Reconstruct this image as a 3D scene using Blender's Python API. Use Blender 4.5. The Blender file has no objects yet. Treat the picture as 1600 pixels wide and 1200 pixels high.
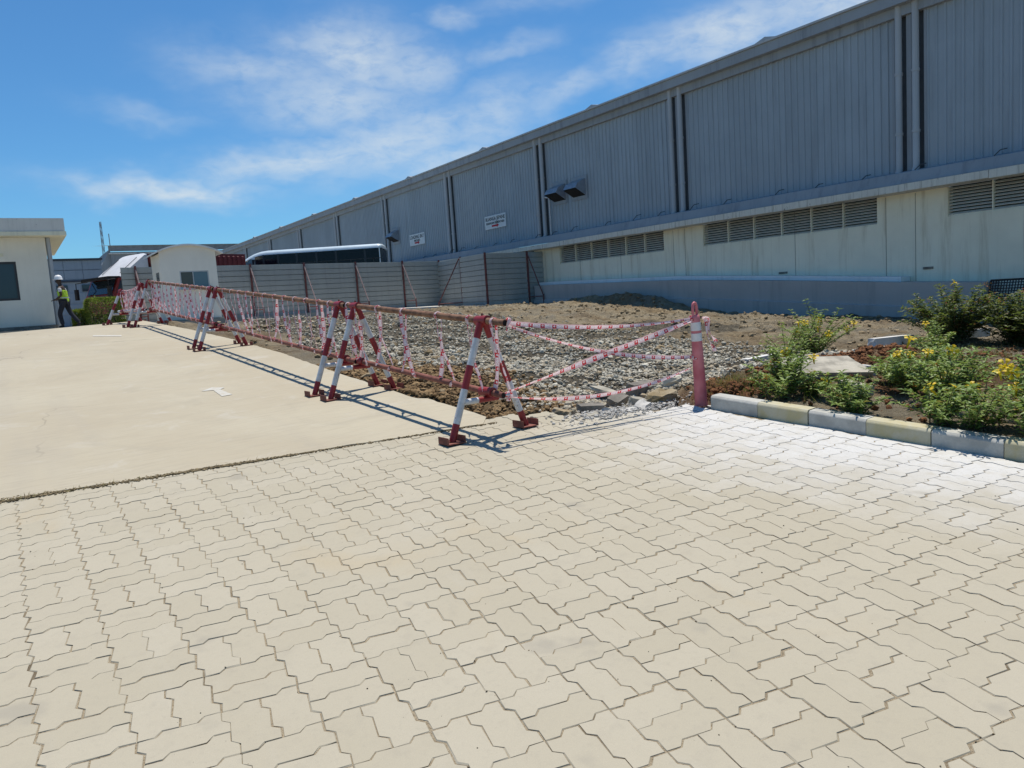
import bpy, math, random
import numpy as np
from mathutils import Vector, Matrix
random.seed(7); rng = np.random.default_rng(7)
S = bpy.context.scene; COL = S.collection
R = math.radians
# ------------------------------------------------------------------ camera
cam = bpy.data.cameras.new('camera'); co = bpy.data.objects.new('camera', cam); COL.objects.link(co)
cam.sensor_width = 36.0; cam.lens = 1190.0 * 36 / 1600; cam.clip_start = 0.05; cam.clip_end = 6000
cx, cy, cz = Vector((.83177165, -.55124523, -.06545694)), Vector((.11513764, .05596398, .99177183)), Vector((-.54304626, -.83246425, .11001833))
co.matrix_world = Matrix(((cx.x, cy.x, cz.x, 0), (cx.y, cy.y, cz.y, 0), (cx.z, cy.z, cz.z, 1.5442), (0, 0, 0, 1)))
S.camera = co
# ------------------------------------------------------------------ sun and sky
TOSUN = Vector((.20, .17, .92)).normalized()
sl = bpy.data.lights.new('sun', 'SUN'); so = bpy.data.objects.new('sun', sl); COL.objects.link(so)
sl.energy = 4.8; sl.angle = R(.53); sl.color = (1.0, .945, .86)
so.rotation_euler = TOSUN.to_track_quat('Z', 'Y').to_euler(); so.location = (0, 0, 40)
S.view_settings.view_transform = 'Standard'; S.view_settings.look = 'None'
S.view_settings.exposure = 0.1; S.view_settings.gamma = 1.0; S.view_settings.use_curve_mapping = False
S.render.engine = 'CYCLES'; S.cycles.max_bounces = 5; S.cycles.diffuse_bounces = 2; S.cycles.glossy_bounces = 2; S.cycles.transmission_bounces = 3; S.cycles.transparent_max_bounces = 6; S.cycles.use_denoising = True
W = bpy.data.worlds.new('World'); S.world = W; W.use_nodes = True

class NT:
    """small helper to write node trees"""
    def __init__(s, tree): s.t = tree; s.n = tree.nodes; s.l = tree.links
    def new(s, typ, inp=None, **kw):
        nd = s.n.new(typ)
        for k, v in kw.items(): setattr(nd, k, v)
        if inp:
            for k, v in inp.items(): s.put(nd.inputs[k], v)
        return nd
    def put(s, sock, v):
        if hasattr(v, 'is_output'): s.l.new(v, sock)
        elif hasattr(v, 'outputs'): s.l.new(v.outputs[0], sock)
        else: sock.default_value = v
    def m(s, op, a, b=0.0, c=None, clamp=False):
        nd = s.n.new('ShaderNodeMath'); nd.operation = op; nd.use_clamp = clamp
        s.put(nd.inputs[0], a); s.put(nd.inputs[1], b)
        if c is not None: s.put(nd.inputs[2], c)
        return nd.outputs[0]
    def v(s, op, a, b=None):
        nd = s.n.new('ShaderNodeVectorMath'); nd.operation = op; s.put(nd.inputs[0], a)
        if b is not None: s.put(nd.inputs[3 if op == 'SCALE' else 1], b)
        return nd.outputs[1] if op in ('LENGTH', 'DOT_PRODUCT') else nd.outputs[0]
    def noise(s, vec, scale, detail=5, rough=.55, dist=0.0, dim='3D'):
        nd = s.new('ShaderNodeTexNoise', {'Vector': vec, 'Scale': scale, 'Detail': detail, 'Roughness': rough, 'Distortion': dist}, noise_dimensions=dim)
        return nd.outputs[0]
    def mix(s, f, a, b, blend='MIX'):
        nd = s.n.new('ShaderNodeMix'); nd.data_type = 'RGBA'; nd.blend_type = blend; nd.clamp_factor = True
        s.put(nd.inputs[0], f); s.put(nd.inputs[6], a); s.put(nd.inputs[7], b)
        return nd.outputs[2]
    def ramp(s, f, lo, hi, a=0.0, b=1.0, smooth=True):
        nd = s.n.new('ShaderNodeMapRange'); nd.interpolation_type = 'SMOOTHSTEP' if smooth else 'LINEAR'
        s.put(nd.inputs[0], f); s.put(nd.inputs[1], lo); s.put(nd.inputs[2], hi); s.put(nd.inputs[3], a); s.put(nd.inputs[4], b)
        return nd.outputs[0]
def c4(c): return (c[0], c[1], c[2], 1.0)

def make_sky():
    q = NT(W.node_tree); q.n.clear()
    sky = q.new('ShaderNodeTexSky', sky_type='NISHITA'); sky.sun_disc = False
    sky.sun_elevation = math.asin(TOSUN.z); sky.sun_rotation = math.atan2(TOSUN.x, TOSUN.y)
    sky.air_density = 1.0; sky.dust_density = .25; sky.ozone_density = 3.0; sky.altitude = 20
    g = q.new('ShaderNodeTexCoord').outputs['Generated']
    sep = q.new('ShaderNodeSeparateXYZ', {0: g})
    az = q.m('MULTIPLY', q.m('ARCTAN2', sep.outputs[0], sep.outputs[1]), 57.2958)
    el = q.m('MULTIPLY', q.m('ARCSINE', sep.outputs[2]), 57.2958)
    # wispy warp of the cloud coordinates
    cv = q.new('ShaderNodeCombineXYZ', {0: az, 1: q.m('MULTIPLY', el, 1.9), 2: 0.0}).outputs[0]
    w1 = q.new('ShaderNodeTexNoise', {'Vector': cv, 'Scale': .22, 'Detail': 3.0, 'Roughness': .6}).outputs[1]
    wv = q.v('SCALE', q.v('SUBTRACT', w1, (.5, .5, .5)), 5.5)
    base = q.new('ShaderNodeCombineXYZ', {0: az, 1: el, 2: 0.0}).outputs[0]
    wb = q.v('ADD', base, q.v('MULTIPLY', wv, (1.0, .55, 0)))
    blobs = [  # az, el, half width, half height, tilt, weight (degrees)
        (16.5, 16.3, 4.5, 1.3, -8, .6), (23.5, 17.2, 4.6, 2.0, -6, .9), (27.5, 16.3, 3.2, 1.4, 0, .7), (22, 14.4, 6, 2.0, -4, .75),
        (19, 10.6, 7.0, 1.1, 7, .85), (26, 11.6, 6.0, 1.9, 12, .85), (32.5, 13, 4.5, 1.7, 24, .6), (38.2, 14.6, 3.4, 1.1, 24, .55),
        (30, 10.0, 5.5, 1.6, 4, .75), (10.0, 8.9, 5.2, .8, -4, 1.0), (44.0, 16.2, 3.8, 1.0, 9, .6), (50, 17.0, 5.5, 1.6, 7, .95),
        (58, 18.5, 7.5, 2.2, 6, 1.0), (30.7, 19.5, 1.6, .6, 4, .5), (34, 17.4, 3.6, .7, 10, .42), (9.4, 13.6, 3, .7, -6, .3), (36, 20.5, 5, .7, 6, .3)]
    tot = None
    for a, e, hw, hh, rot, wt in blobs:
        d = q.v('SUBTRACT', wb, (a, e, 0))
        c, s_ = math.cos(R(rot)), math.sin(R(rot))
        u = q.m('MULTIPLY', q.v('DOT_PRODUCT', d, (c, s_, 0)), 1 / hw)
        v = q.m('MULTIPLY', q.v('DOT_PRODUCT', d, (-s_, c, 0)), 1 / hh)
        r2 = q.m('ADD', q.m('MULTIPLY', u, u), q.m('MULTIPLY', v, v))
        gss = q.m('MULTIPLY', q.m('EXPONENT', q.m('MULTIPLY', r2, -.9)), wt)
        tot = gss if tot is None else q.m('MAXIMUM', tot, gss)
    # sparse cirrus over the whole dome, thinned where it would fight the shapes above
    zc = q.m('ADD', q.m('MAXIMUM', sep.outputs[2], 0.0), .12)
    pv = q.new('ShaderNodeCombineXYZ', {0: q.m('DIVIDE', sep.outputs[0], zc), 1: q.m('DIVIDE', sep.outputs[1], zc), 2: 0.0}).outputs[0]
    far = q.ramp(q.noise(pv, .75, 4, .6, .6), .60, .82, 0, .6)
    fine = q.noise(cv, .55, 5, .62, .4)
    streak = q.noise(q.v('MULTIPLY', wb, (.35, 1.6, 1)), .9, 3, .6, .3)
    dens = q.m('MULTIPLY', tot, q.ramp(q.m('ADD', q.m('MULTIPLY', fine, .65), q.m('MULTIPLY', streak, .35)), .22, .62, .42, 1.12))
    dens = q.m('MAXIMUM', dens, q.m('MULTIPLY', far, q.ramp(el, 17, 34, .12, 1.0)))
    dens = q.m('MULTIPLY', dens, .70, clamp=True)
    skc = q.v('MULTIPLY', sky.outputs[0], SKYTINT)
    colr = q.mix(dens, skc, c4(CLOUD))
    bg = q.new('ShaderNodeBackground', {'Color': colr, 'Strength': SKYSTR})
    q.l.new(bg.outputs[0], q.new('ShaderNodeOutputWorld').inputs[0])
SKYSTR = .138; SKYTINT = (.34, .62, .80); CLOUD = (4.7, 5.2, 5.5)
make_sky(); W.cycles.sampling_method = 'NONE'

# ------------------------------------------------------------------ materials
MATS = {}
def newmat(name):
    m = bpy.data.materials.new(name); m.use_nodes = True; m.node_tree.nodes.clear(); MATS[name] = m
    return m, NT(m.node_tree)
def finish(q, color, rough=.7, bump=None, bstr=.2, bdist=.01, metal=0.0, spec=.4, trans=None, extra=None):
    p = q.new('ShaderNodeBsdfPrincipled', {'Base Color': color if not isinstance(color, tuple) else c4(color), 'Roughness': rough, 'Metallic': metal, 'Specular IOR Level': spec})
    if bump is not None:
        b = q.new('ShaderNodeBump', {'Height': bump, 'Strength': bstr, 'Distance': bdist}); q.l.new(b.outputs[0], p.inputs['Normal'])
    out = p.outputs[0]
    if trans is not None:
        t = q.new('ShaderNodeBsdfTranslucent', {'Color': trans if not isinstance(trans, tuple) else c4(trans)})
        mx = q.new('ShaderNodeMixShader', {0: extra or .3}); q.l.new(out, mx.inputs[1]); q.l.new(t.outputs[0], mx.inputs[2]); out = mx.outputs[0]
    q.l.new(out, q.new('ShaderNodeOutputMaterial').inputs[0])
    return p
def mat(name, col, rough=.7, var=.18, scale=4.0, col2=None, lo=.35, hi=.65, bump=.15, bscale=60, bdist=.005, metal=0.0, spec=.4, island=0.0, coord='Object', detail=7):
    m, q = newmat(name)
    tc = q.new('ShaderNodeTexCoord').outputs[coord]
    n = q.noise(tc, scale, detail, .62)
    a = tuple(x * (1 - var) for x in col); b = col2 or tuple(min(1, x * (1 + var)) for x in col)
    colr = q.mix(q.ramp(n, lo, hi), c4(a), c4(b))
    fine = q.noise(tc, bscale, 5, .6)
    colr = q.mix(q.ramp(fine, .3, .7, 0, .25), colr, c4(tuple(x * .72 for x in col)))
    if island:
        g = q.new('ShaderNodeNewGeometry'); oi = q.new('ShaderNodeObjectInfo')
        rr = q.m('FRACT', q.m('ADD', g.outputs['Random Per Island'], oi.outputs['Random']))
        hv = q.new('ShaderNodeHueSaturation', {'Value': q.ramp(rr, 0, 1, 1 - island, 1 + island, False), 'Color': colr}); colr = hv.outputs[0]
    finish(q, colr, rough, fine if bump else None, bump, bdist, metal, spec)
    return m
# ------------------------------------------------------------------ mesh helpers
class MB:
    def __init__(s): s.v = []; s.f = []; s.m = []
    def poly(s, pts, mi=0):
        b = len(s.v); s.v += [tuple(p) for p in pts]; s.f.append(tuple(range(b, b + len(pts)))); s.m.append(mi)
    def raw(s, vs, fs, mi=0):
        b = len(s.v); s.v += [tuple(p) for p in vs]; s.f += [tuple(i + b for i in f) for f in fs]; s.m += [mi] * len(fs)
    def box(s, x0, x1, y0, y1, z0, z1, mi=0, mtx=None):
        vs = [Vector((x, y, z)) for z in (z0, z1) for y in (y0, y1) for x in (x0, x1)]
        if mtx is not None: vs = [mtx @ v for v in vs]
        s.raw(vs, [(0, 2, 3, 1), (4, 5, 7, 6), (0, 1, 5, 4), (2, 6, 7, 3), (0, 4, 6, 2), (1, 3, 7, 5)], mi)
    def cbox(s, x0, x1, y0, y1, z0, z1, c=.01, mi=0, mtx=None):
        """box with chamfered vertical and top edges"""
        def ring(i, z): return [Vector(p + (z,)) for p in ((x0 + i + c, y0 + i), (x1 - i - c, y0 + i), (x1 - i, y0 + i + c), (x1 - i, y1 - i - c), (x1 - i - c, y1 - i), (x0 + i + c, y1 - i), (x0 + i, y1 - i - c), (x0 + i, y0 + i + c))]
        rs = [ring(0, z0), ring(0, z1 - c), ring(c, z1)]
        vs = [v for r in rs for v in r]
        if mtx is not None: vs = [mtx @ v for v in vs]
        fs = [tuple(reversed(range(8)))]
        for k in range(2): fs += [(k * 8 + i, k * 8 + (i + 1) % 8, k * 8 + 8 + (i + 1) % 8, k * 8 + 8 + i) for i in range(8)]
        fs.append(tuple(range(16, 24))); s.raw(vs, fs, mi)
    def tube(s, p, q, r0, r1=None, n=10, mi=0, caps=True, capmi=None):
        s.path([p, q], [r0, r0 if r1 is None else r1], n, mi, caps, capmi)
    def path(s, pts, rad, n=8, mi=0, caps=True, capmi=None):
        pts = [Vector(p) for p in pts]
        if not isinstance(rad, (list, tuple)): rad = [rad] * len(pts)
        b = len(s.v); u = None
        for i, p in enumerate(pts):
            d = (pts[min(i + 1, len(pts) - 1)] - pts[max(i - 1, 0)]).normalized()
            if u is None: u = d.orthogonal().normalized()
            else: u = (u - d * u.dot(d)).normalized()
            w = d.cross(u)
            s.v += [tuple(p + (u * math.cos(2 * math.pi * k / n) + w * math.sin(2 * math.pi * k / n)) * rad[i]) for k in range(n)]
        for i in range(len(pts) - 1):
            for k in range(n):
                a, c = b + i * n + k, b + i * n + (k + 1) % n
                s.f.append((a, c, c + n, a + n)); s.m.append(mi)
        if caps:
            cm = mi if capmi is None else capmi
            s.f.append(tuple(reversed(range(b, b + n)))); s.m.append(cm)
            e = b + (len(pts) - 1) * n; s.f.append(tuple(range(e, e + n))); s.m.append(cm)
    def lathe(s, prof, n=24, mi=0, mis=None, org=(0, 0, 0)):
        b = len(s.v)
        for r, z in prof:
            s.v += [(org[0] + r * math.cos(2 * math.pi * k / n), org[1] + r * math.sin(2 * math.pi * k / n), org[2] + z) for k in range(n)]
        for i in range(len(prof) - 1):
            for k in range(n):
                s.f.append((b + i * n + k, b + i * n + (k + 1) % n, b + (i + 1) * n + (k + 1) % n, b + (i + 1) * n + k)); s.m.append(mis[i] if mis else mi)
    def prism(s, poly, fn, mi=0):
        """fn(u,v,k) -> point, k=0/1 the two ends"""
        n = len(poly); vs = [fn(u, v, 0) for u, v in poly] + [fn(u, v, 1) for u, v in poly]
        fs = [tuple(reversed(range(n))), tuple(range(n, 2 * n))] + [(i, (i + 1) % n, n + (i + 1) % n, n + i) for i in range(n)]
        s.raw(vs, fs, mi)
    def mesh(s, name, mats, smooth=None):
        me = bpy.data.meshes.new(name); me.from_pydata(s.v, [], s.f)
        for m in mats: me.materials.append(m)
        me.polygons.foreach_set('material_index', s.m)
        if smooth:
            me.polygons.foreach_set('use_smooth', [True] * len(s.f)); me.set_sharp_from_angle(angle=R(smooth))
        me.update(); return me
    def build(s, name, mats, parent=None, smooth=None, loc=None, rot=None):
        if not isinstance(mats, (list, tuple)): mats = [mats]
        return link(name, s.mesh(name, mats, smooth), parent, loc, rot)
def link(name, me, parent=None, loc=None, rot=None):
    o = bpy.data.objects.new(name, me); COL.objects.link(o)
    if parent is not None: o.parent = parent
    if loc is not None: o.location = loc
    if rot is not None: o.rotation_euler = rot
    return o
def empty(name, loc=(0, 0, 0), rz=0.0, rot=None):
    o = bpy.data.objects.new(name, None); COL.objects.link(o); o.location = loc; o.empty_display_size = .2
    o.rotation_euler = rot or (0, 0, rz); return o
def tag(o, label, cat, group=None, kind=None):
    o['label'] = label; o['category'] = cat
    if group: o['group'] = group
    if kind: o['kind'] = kind
    return o
def struct(o, label=None):
    o['kind'] = 'structure'
    if label: o['label'] = label
    return o
def npmesh(name, V, F, mats, smooth=False, mi=None, attrs=None):
    """V (n,3), F (m,k) arrays"""
    me = bpy.data.meshes.new(name); F = np.asarray(F, np.int32); k = F.shape[1]
    me.vertices.add(len(V)); me.vertices.foreach_set('co', np.asarray(V, np.float32).ravel())
    me.loops.add(F.size); me.loops.foreach_set('vertex_index', F.ravel())
    me.polygons.add(len(F)); me.polygons.foreach_set('loop_start', np.arange(0, F.size, k, dtype=np.int32))
    me.polygons.foreach_set('use_smooth', np.full(len(F), smooth))
    for m in (mats if isinstance(mats, (list, tuple)) else [mats]): me.materials.append(m)
    if mi is not None: me.polygons.foreach_set('material_index', np.asarray(mi, np.int32))
    for nm, arr in (attrs or {}).items():
        a = me.attributes.new(nm, 'FLOAT_COLOR', 'POINT'); a.data.foreach_set('color', np.asarray(arr, np.float32).ravel())
    me.update(calc_edges=True); return me
# value noise
def vnoise(x, y, seed=0):
    def h(i, j):
        n = (i * 374761393 + j * 668265263 + seed * 982451653) & 0x7fffffff
        n = ((n ^ (n >> 13)) * 1274126177) & 0x7fffffff
        return ((n ^ (n >> 16)) & 0xffff) / 65535.0
    x = np.asarray(x, float); y = np.asarray(y, float)
    i = np.floor(x).astype(np.int64); j = np.floor(y).astype(np.int64); u = x - i; v = y - j
    u = u * u * (3 - 2 * u); v = v * v * (3 - 2 * v)
    return (h(i, j) * (1 - u) + h(i + 1, j) * u) * (1 - v) + (h(i, j + 1) * (1 - u) + h(i + 1, j + 1) * u) * v
def fbm(x, y, seed=0, o=4):
    t = 0; a = .5; s = 1.0
    for k in range(o): t = t + a * vnoise(x * s, y * s, seed + k); a *= .5; s *= 2.03
    return t
# low poly stones
def ico():
    t = (1 + 5 ** .5) / 2
    v = np.array([(-1, t, 0), (1, t, 0), (-1, -t, 0), (1, -t, 0), (0, -1, t), (0, 1, t), (0, -1, -t), (0, 1, -t), (t, 0, -1), (t, 0, 1), (-t, 0, -1), (-t, 0, 1)], float)
    f = np.array([(0, 11, 5), (0, 5, 1), (0, 1, 7), (0, 7, 10), (0, 10, 11), (1, 5, 9), (5, 11, 4), (11, 10, 2), (10, 7, 6), (7, 1, 8), (3, 9, 4), (3, 4, 2), (3, 2, 6), (3, 6, 8), (3, 8, 9), (4, 9, 5), (2, 4, 11), (6, 2, 10), (8, 6, 7), (9, 8, 1)])
    return v / np.linalg.norm(v[0]), f
ICOV, ICOF = ico()
def rotmats(n, r=rng):
    q = r.normal(size=(n, 4)); q /= np.linalg.norm(q, axis=1)[:, None]; w, x, y, z = q.T
    return np.stack([np.stack([1 - 2 * (y * y + z * z), 2 * (x * y - z * w), 2 * (x * z + y * w)], -1), np.stack([2 * (x * y + z * w), 1 - 2 * (x * x + z * z), 2 * (y * z - x * w)], -1), np.stack([2 * (x * z - y * w), 2 * (y * z + x * w), 1 - 2 * (x * x + y * y)], -1)], 1)
def stones(P, size, flat=.7, jit=.28):
    n = len(P); V = np.tile(ICOV[None], (n, 1, 1)) * (1 + rng.uniform(-jit, jit, (n, 12, 1)))
    V = V * rng.uniform([.7, .7, flat * .7], [1.15, 1.15, flat * 1.15], (n, 1, 3)) if False else V * rng.uniform(.65, 1.2, (n, 1, 3))
    V = np.einsum('nij,nkj->nki', rotmats(n), V) * np.asarray(size)[:, None, None]
    V = V * np.array([1, 1, flat]) + P[:, None, :]
    F = (ICOF[None] + (np.arange(n) * 12)[:, None, None]).reshape(-1, 3)
    return V.reshape(-1, 3), F
# leaves: folded 4-vertex blades.  P base, D direction, N up-ish, L length, w width
def leaves(P, D, N, L, w, fold=.25, droop=.15):
    D = D / np.linalg.norm(D, axis=1)[:, None]; X = np.cross(D, N); X /= np.linalg.norm(X, axis=1)[:, None] + 1e-9; N = np.cross(X, D)
    L = np.asarray(L)[:, None]; w = np.asarray(w)[:, None]
    a = P; b = P + D * L * .45 + X * w * .5 + N * w * fold; c = P + D * L - N * L * droop; d = P + D * L * .45 - X * w * .5 + N * w * fold; e = P + D * L * .45
    V = np.stack([a, b, c, d, e], 1).reshape(-1, 3); n = len(P); o = (np.arange(n) * 5)[:, None]
    F = np.concatenate([o + np.array([[0, 1, 4]]), o + np.array([[1, 2, 4]]), o + np.array([[4, 2, 3]]), o + np.array([[0, 4, 3]])], 0)
    return V, F
# ------------------------------------------------------------------ materials of the ground
def pos(q): return q.new('ShaderNodeNewGeometry').outputs['Position']
def paver_mat():
    m, q = newmat('paver_concrete'); p = pos(q); sp = q.new('ShaderNodeSeparateXYZ', {0: p})
    g = q.new('ShaderNodeNewGeometry'); oi = q.new('ShaderNodeObjectInfo')
    rr = q.m('FRACT', q.m('ADD', q.m('MULTIPLY', g.outputs['Random Per Island'], 7.3), oi.outputs['Random']))
    n1 = q.noise(p, 1.3, 5, .6); n2 = q.noise(p, 9, 6, .65); n3 = q.noise(p, 420, 3, .6)
    c = q.mix(q.ramp(n1, .3, .7), c4((.402, .357, .262)), c4((.424, .380, .288)))
    ct = q.mix(rr, c4((.386, .342, .25)), c4((.44, .395, .302)))
    c = q.mix(.55, c, ct)
    yel = q.m('MULTIPLY', q.ramp(q.noise(p, .9, 4, .6, .5), .56, .72), q.ramp(rr, .2, .8, .1, .5))
    c = q.mix(yel, c, c4((.42, .335, .205)))
    # whitish sun glare painted into the block colour at the kerb corner
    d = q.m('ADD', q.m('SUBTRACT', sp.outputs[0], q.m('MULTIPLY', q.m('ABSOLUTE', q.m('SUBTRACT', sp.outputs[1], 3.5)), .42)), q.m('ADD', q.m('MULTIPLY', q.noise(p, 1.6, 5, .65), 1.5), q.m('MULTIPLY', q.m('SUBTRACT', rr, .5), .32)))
    glare = q.m('MULTIPLY', q.ramp(d, 3.6, 5.4), q.ramp(n2, .25, .6, .55, 1.0))
    c = q.mix(glare, c, c4((.60, .59, .565)))
    c = q.mix(q.m('MULTIPLY', q.ramp(n2, .5, .78), .3), c, c4((.30, .268, .21)))
    c = q.mix(q.ramp(q.noise(p, 38, 4, .7), .5, .75, 0, .22), c, c4((.29, .26, .205)))
    c = q.mix(q.ramp(q.noise(p, .55, 6, .7, .8), .52, .72, 0, .2), c, c4((.30, .27, .20)))
    c = q.mix(q.ramp(q.noise(q.v('MULTIPLY', p, (1.0, .3, 1)), 2.2, 5, .7), .55, .75, 0, .25), c, c4((.47, .44, .37)))
    blot = q.ramp(q.noise(p, 3.3, 3, .5), .64, .76, 0, .4)
    c = q.mix(blot, c, c4((.24, .22, .185)))
    pit = q.ramp(q.new('ShaderNodeTexVoronoi', {'Vector': p, 'Scale': 26.0}).outputs[0], .03, .055, 1, 0)
    pit = q.m('MULTIPLY', pit, q.ramp(q.noise(p, 2.1, 2), .52, .62))
    c = q.mix(pit, c, c4((.06, .052, .04)))
    c = q.mix(q.ramp(n3, .35, .7, 0, .3), c, c4((.27, .25, .2)))
    finish(q, c, .85, q.m('ADD', q.m('MULTIPLY', n3, .5), q.m('MULTIPLY', n2, .8)), .35, .004, spec=.25)
    return m
def sand_mat():
    m, q = newmat('joint_sand'); p = pos(q)
    n = q.noise(p, 160, 5, .7); n2 = q.noise(p, 3, 5, .6)
    c = q.mix(q.ramp(n, .3, .7), c4((.20, .155, .10)), c4((.43, .36, .25)))
    c = q.mix(q.ramp(n2, .54, .70, 0, .7), c, c4((.10, .074, .045)))
    finish(q, c, .95, n, .8, .01, spec=.1); return m
def concrete_mat():
    m, q = newmat('brushed_concrete'); p = pos(q); sp = q.new('ShaderNodeSeparateXYZ', {0: p})
    n1 = q.noise(p, .5, 6, .6); br = q.noise(q.v('MULTIPLY', p, (2.2, 26.0, 8.0)), 1.6, 6, .7); n3 = q.noise(p, 55, 5, .7); n4 = q.noise(p, 2.4, 6, .68, .5)
    c = q.mix(q.ramp(n1, .3, .7), c4((.385, .333, .24)), c4((.43, .384, .285)))
    c = q.mix(q.ramp(br, .45, .72, 0, .55), c, c4((.315, .275, .21)))
    c = q.mix(q.ramp(q.noise(p, 1.1, 6, .7, 1.2), .52, .68, 0, .35), c, c4((.33, .295, .225)))
    c = q.mix(q.ramp(n4, .55, .75, 0, .5), c, c4((.47, .44, .375)))
    c = q.mix(q.ramp(n3, .55, .8, 0, .4), c, c4((.28, .25, .2)))
    vor = q.new('ShaderNodeTexVoronoi', {'Vector': q.v('ADD', p, q.v('SCALE', q.new('ShaderNodeTexNoise', {'Vector': p, 'Scale': 2.0}).outputs[1], .6)), 'Scale': .33}, feature='DISTANCE_TO_EDGE').outputs[0]
    crk = q.m('MULTIPLY', q.ramp(vor, .002, .006, 1, 0), q.ramp(q.noise(p, .35, 2), .5, .56))
    c = q.mix(q.m('MULTIPLY', crk, .35), c, c4((.16, .14, .11)))
    tyre = q.m('MULTIPLY', q.ramp(q.noise(q.v('MULTIPLY', p, (1.3, .12, 1)), 1.4, 3), .55, .7), .22)
    c = q.mix(tyre, c, c4((.33, .295, .24)))
    finish(q, c, .88, q.m('ADD', br, q.m('MULTIPLY', n3, .6)), .3, .006, spec=.25); return m
def dirt_mat():
    m, q = newmat('bare_soil'); p = pos(q)
    a = q.new('ShaderNodeVertexColor', layer_name='soil'); sp = q.new('ShaderNodeSeparateColor', {0: a.outputs[0]})
    n = q.noise(p, 5, 8, .7); f = q.noise(p, 48, 6, .72); f2 = q.noise(p, 130, 4, .7); big = q.noise(p, .7, 5, .6, .6)
    tan = q.mix(q.ramp(n, .35, .65), c4((.28, .218, .135)), c4((.48, .39, .255)))
    tan = q.mix(q.ramp(big, .42, .62, 0, .7), tan, c4((.29, .26, .20)))
    brown = q.mix(q.ramp(n, .35, .65), c4((.155, .10, .052)), c4((.285, .19, .095)))
    red = q.mix(q.ramp(n, .35, .65), c4((.13, .062, .032)), c4((.26, .125, .06)))
    grv = q.mix(q.ramp(f, .42, .66), c4((.055, .046, .033)), c4((.30, .265, .20)))
    grv = q.mix(q.ramp(n, .45, .7, 0, .5), grv, c4((.29, .245, .17)))
    c = q.mix(q.m('MULTIPLY', sp.outputs[1], 1.0, clamp=True), tan, brown)
    c = q.mix(sp.outputs[2], c, red)
    gm = q.ramp(q.m('ADD', sp.outputs[0], q.m('MULTIPLY', q.m('SUBTRACT', q.noise(p, 2.2, 5, .65), .5), .9)), .35, .65)
    c = q.mix(gm, c, grv)
    c = q.mix(q.ramp(q.noise(p, 1.7, 6, .72, 1.0), .52, .66, 0, .6), c, c4((.19, .155, .105)))
    c = q.mix(q.ramp(q.noise(p, 2.9, 6, .7), .55, .68, 0, .6), c, c4((.46, .39, .28)))
    c = q.mix(q.ramp(f, .5, .74, 0, .6), c, c4((.085, .066, .043)))
    c = q.mix(q.ramp(f2, .55, .75, 0, .35), c, c4((.42, .37, .28)))
    finish(q, c, .95, q.m('ADD', q.m('MULTIPLY', f, 1.0), q.m('MULTIPLY', n, 1.5)), .95, .10, spec=.12); return m
def gravel_mat():
    m, q = newmat('crushed_stone'); g = q.new('ShaderNodeNewGeometry'); p = g.outputs['Position']; r = g.outputs['Random Per Island']
    c = q.mix(q.ramp(r, 0, 1), c4((.21, .195, .15)), c4((.58, .54, .435)))
    c = q.mix(q.ramp(q.noise(p, 2.0, 4), .45, .64, 0, .7), c, c4((.33, .27, .18)))
    c = q.mix(q.m('MULTIPLY', q.m('GREATER_THAN', q.m('FRACT', q.m('MULTIPLY', r, 31.7)), .78), .7), c, c4((.36, .28, .175)))
    c = q.mix(q.ramp(q.noise(p, 70, 4), .45, .7, 0, .4), c, c4((.52, .49, .42)))
    finish(q, c, .9, q.noise(p, 200, 3), .3, .004, spec=.2); return m
def clod_mat(name, a, b):
    m, q = newmat(name); g = q.new('ShaderNodeNewGeometry'); p = g.outputs['Position']; r = g.outputs['Random Per Island']
    c = q.mix(r, c4(a), c4(b)); c = q.mix(q.ramp(q.noise(p, 60, 4), .4, .7, 0, .5), c, c4(tuple(x * .5 for x in a)))
    finish(q, c, .95, q.noise(p, 90, 4), .6, .01, spec=.1); return m
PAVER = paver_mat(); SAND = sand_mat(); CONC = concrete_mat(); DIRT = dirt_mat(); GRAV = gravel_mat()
CLOD = clod_mat('brown_clods', (.17, .108, .055), (.33, .225, .118)); REDCLOD = clod_mat('red_clods', (.12, .055, .028), (.27, .125, .058))
TANCLOD = clod_mat('tan_clods', (.22, .165, .095), (.37, .29, .185))
OLDCONC = mat('rough_concrete', (.36, .33, .265), .9, .3, 6, bump=.5, bscale=50, bdist=.012)
DARKCONC = mat('dark_concrete', (.20, .18, .15), .9, .3, 8, bump=.4, bscale=60, bdist=.01)
PALECONC = mat('pale_concrete', (.52, .50, .46), .9, .15, 7, bump=.4, bscale=60, bdist=.008)
WHITEPAINT = mat('old_white_paint', (.70, .69, .66), .7, .1, 5, col2=(.6, .58, .53), bump=.15, bscale=70)
FARGROUND = mat('yard_ground', (.36, .335, .285), .9, .15, .8, bump=.2, bscale=20, coord='Object')

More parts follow.
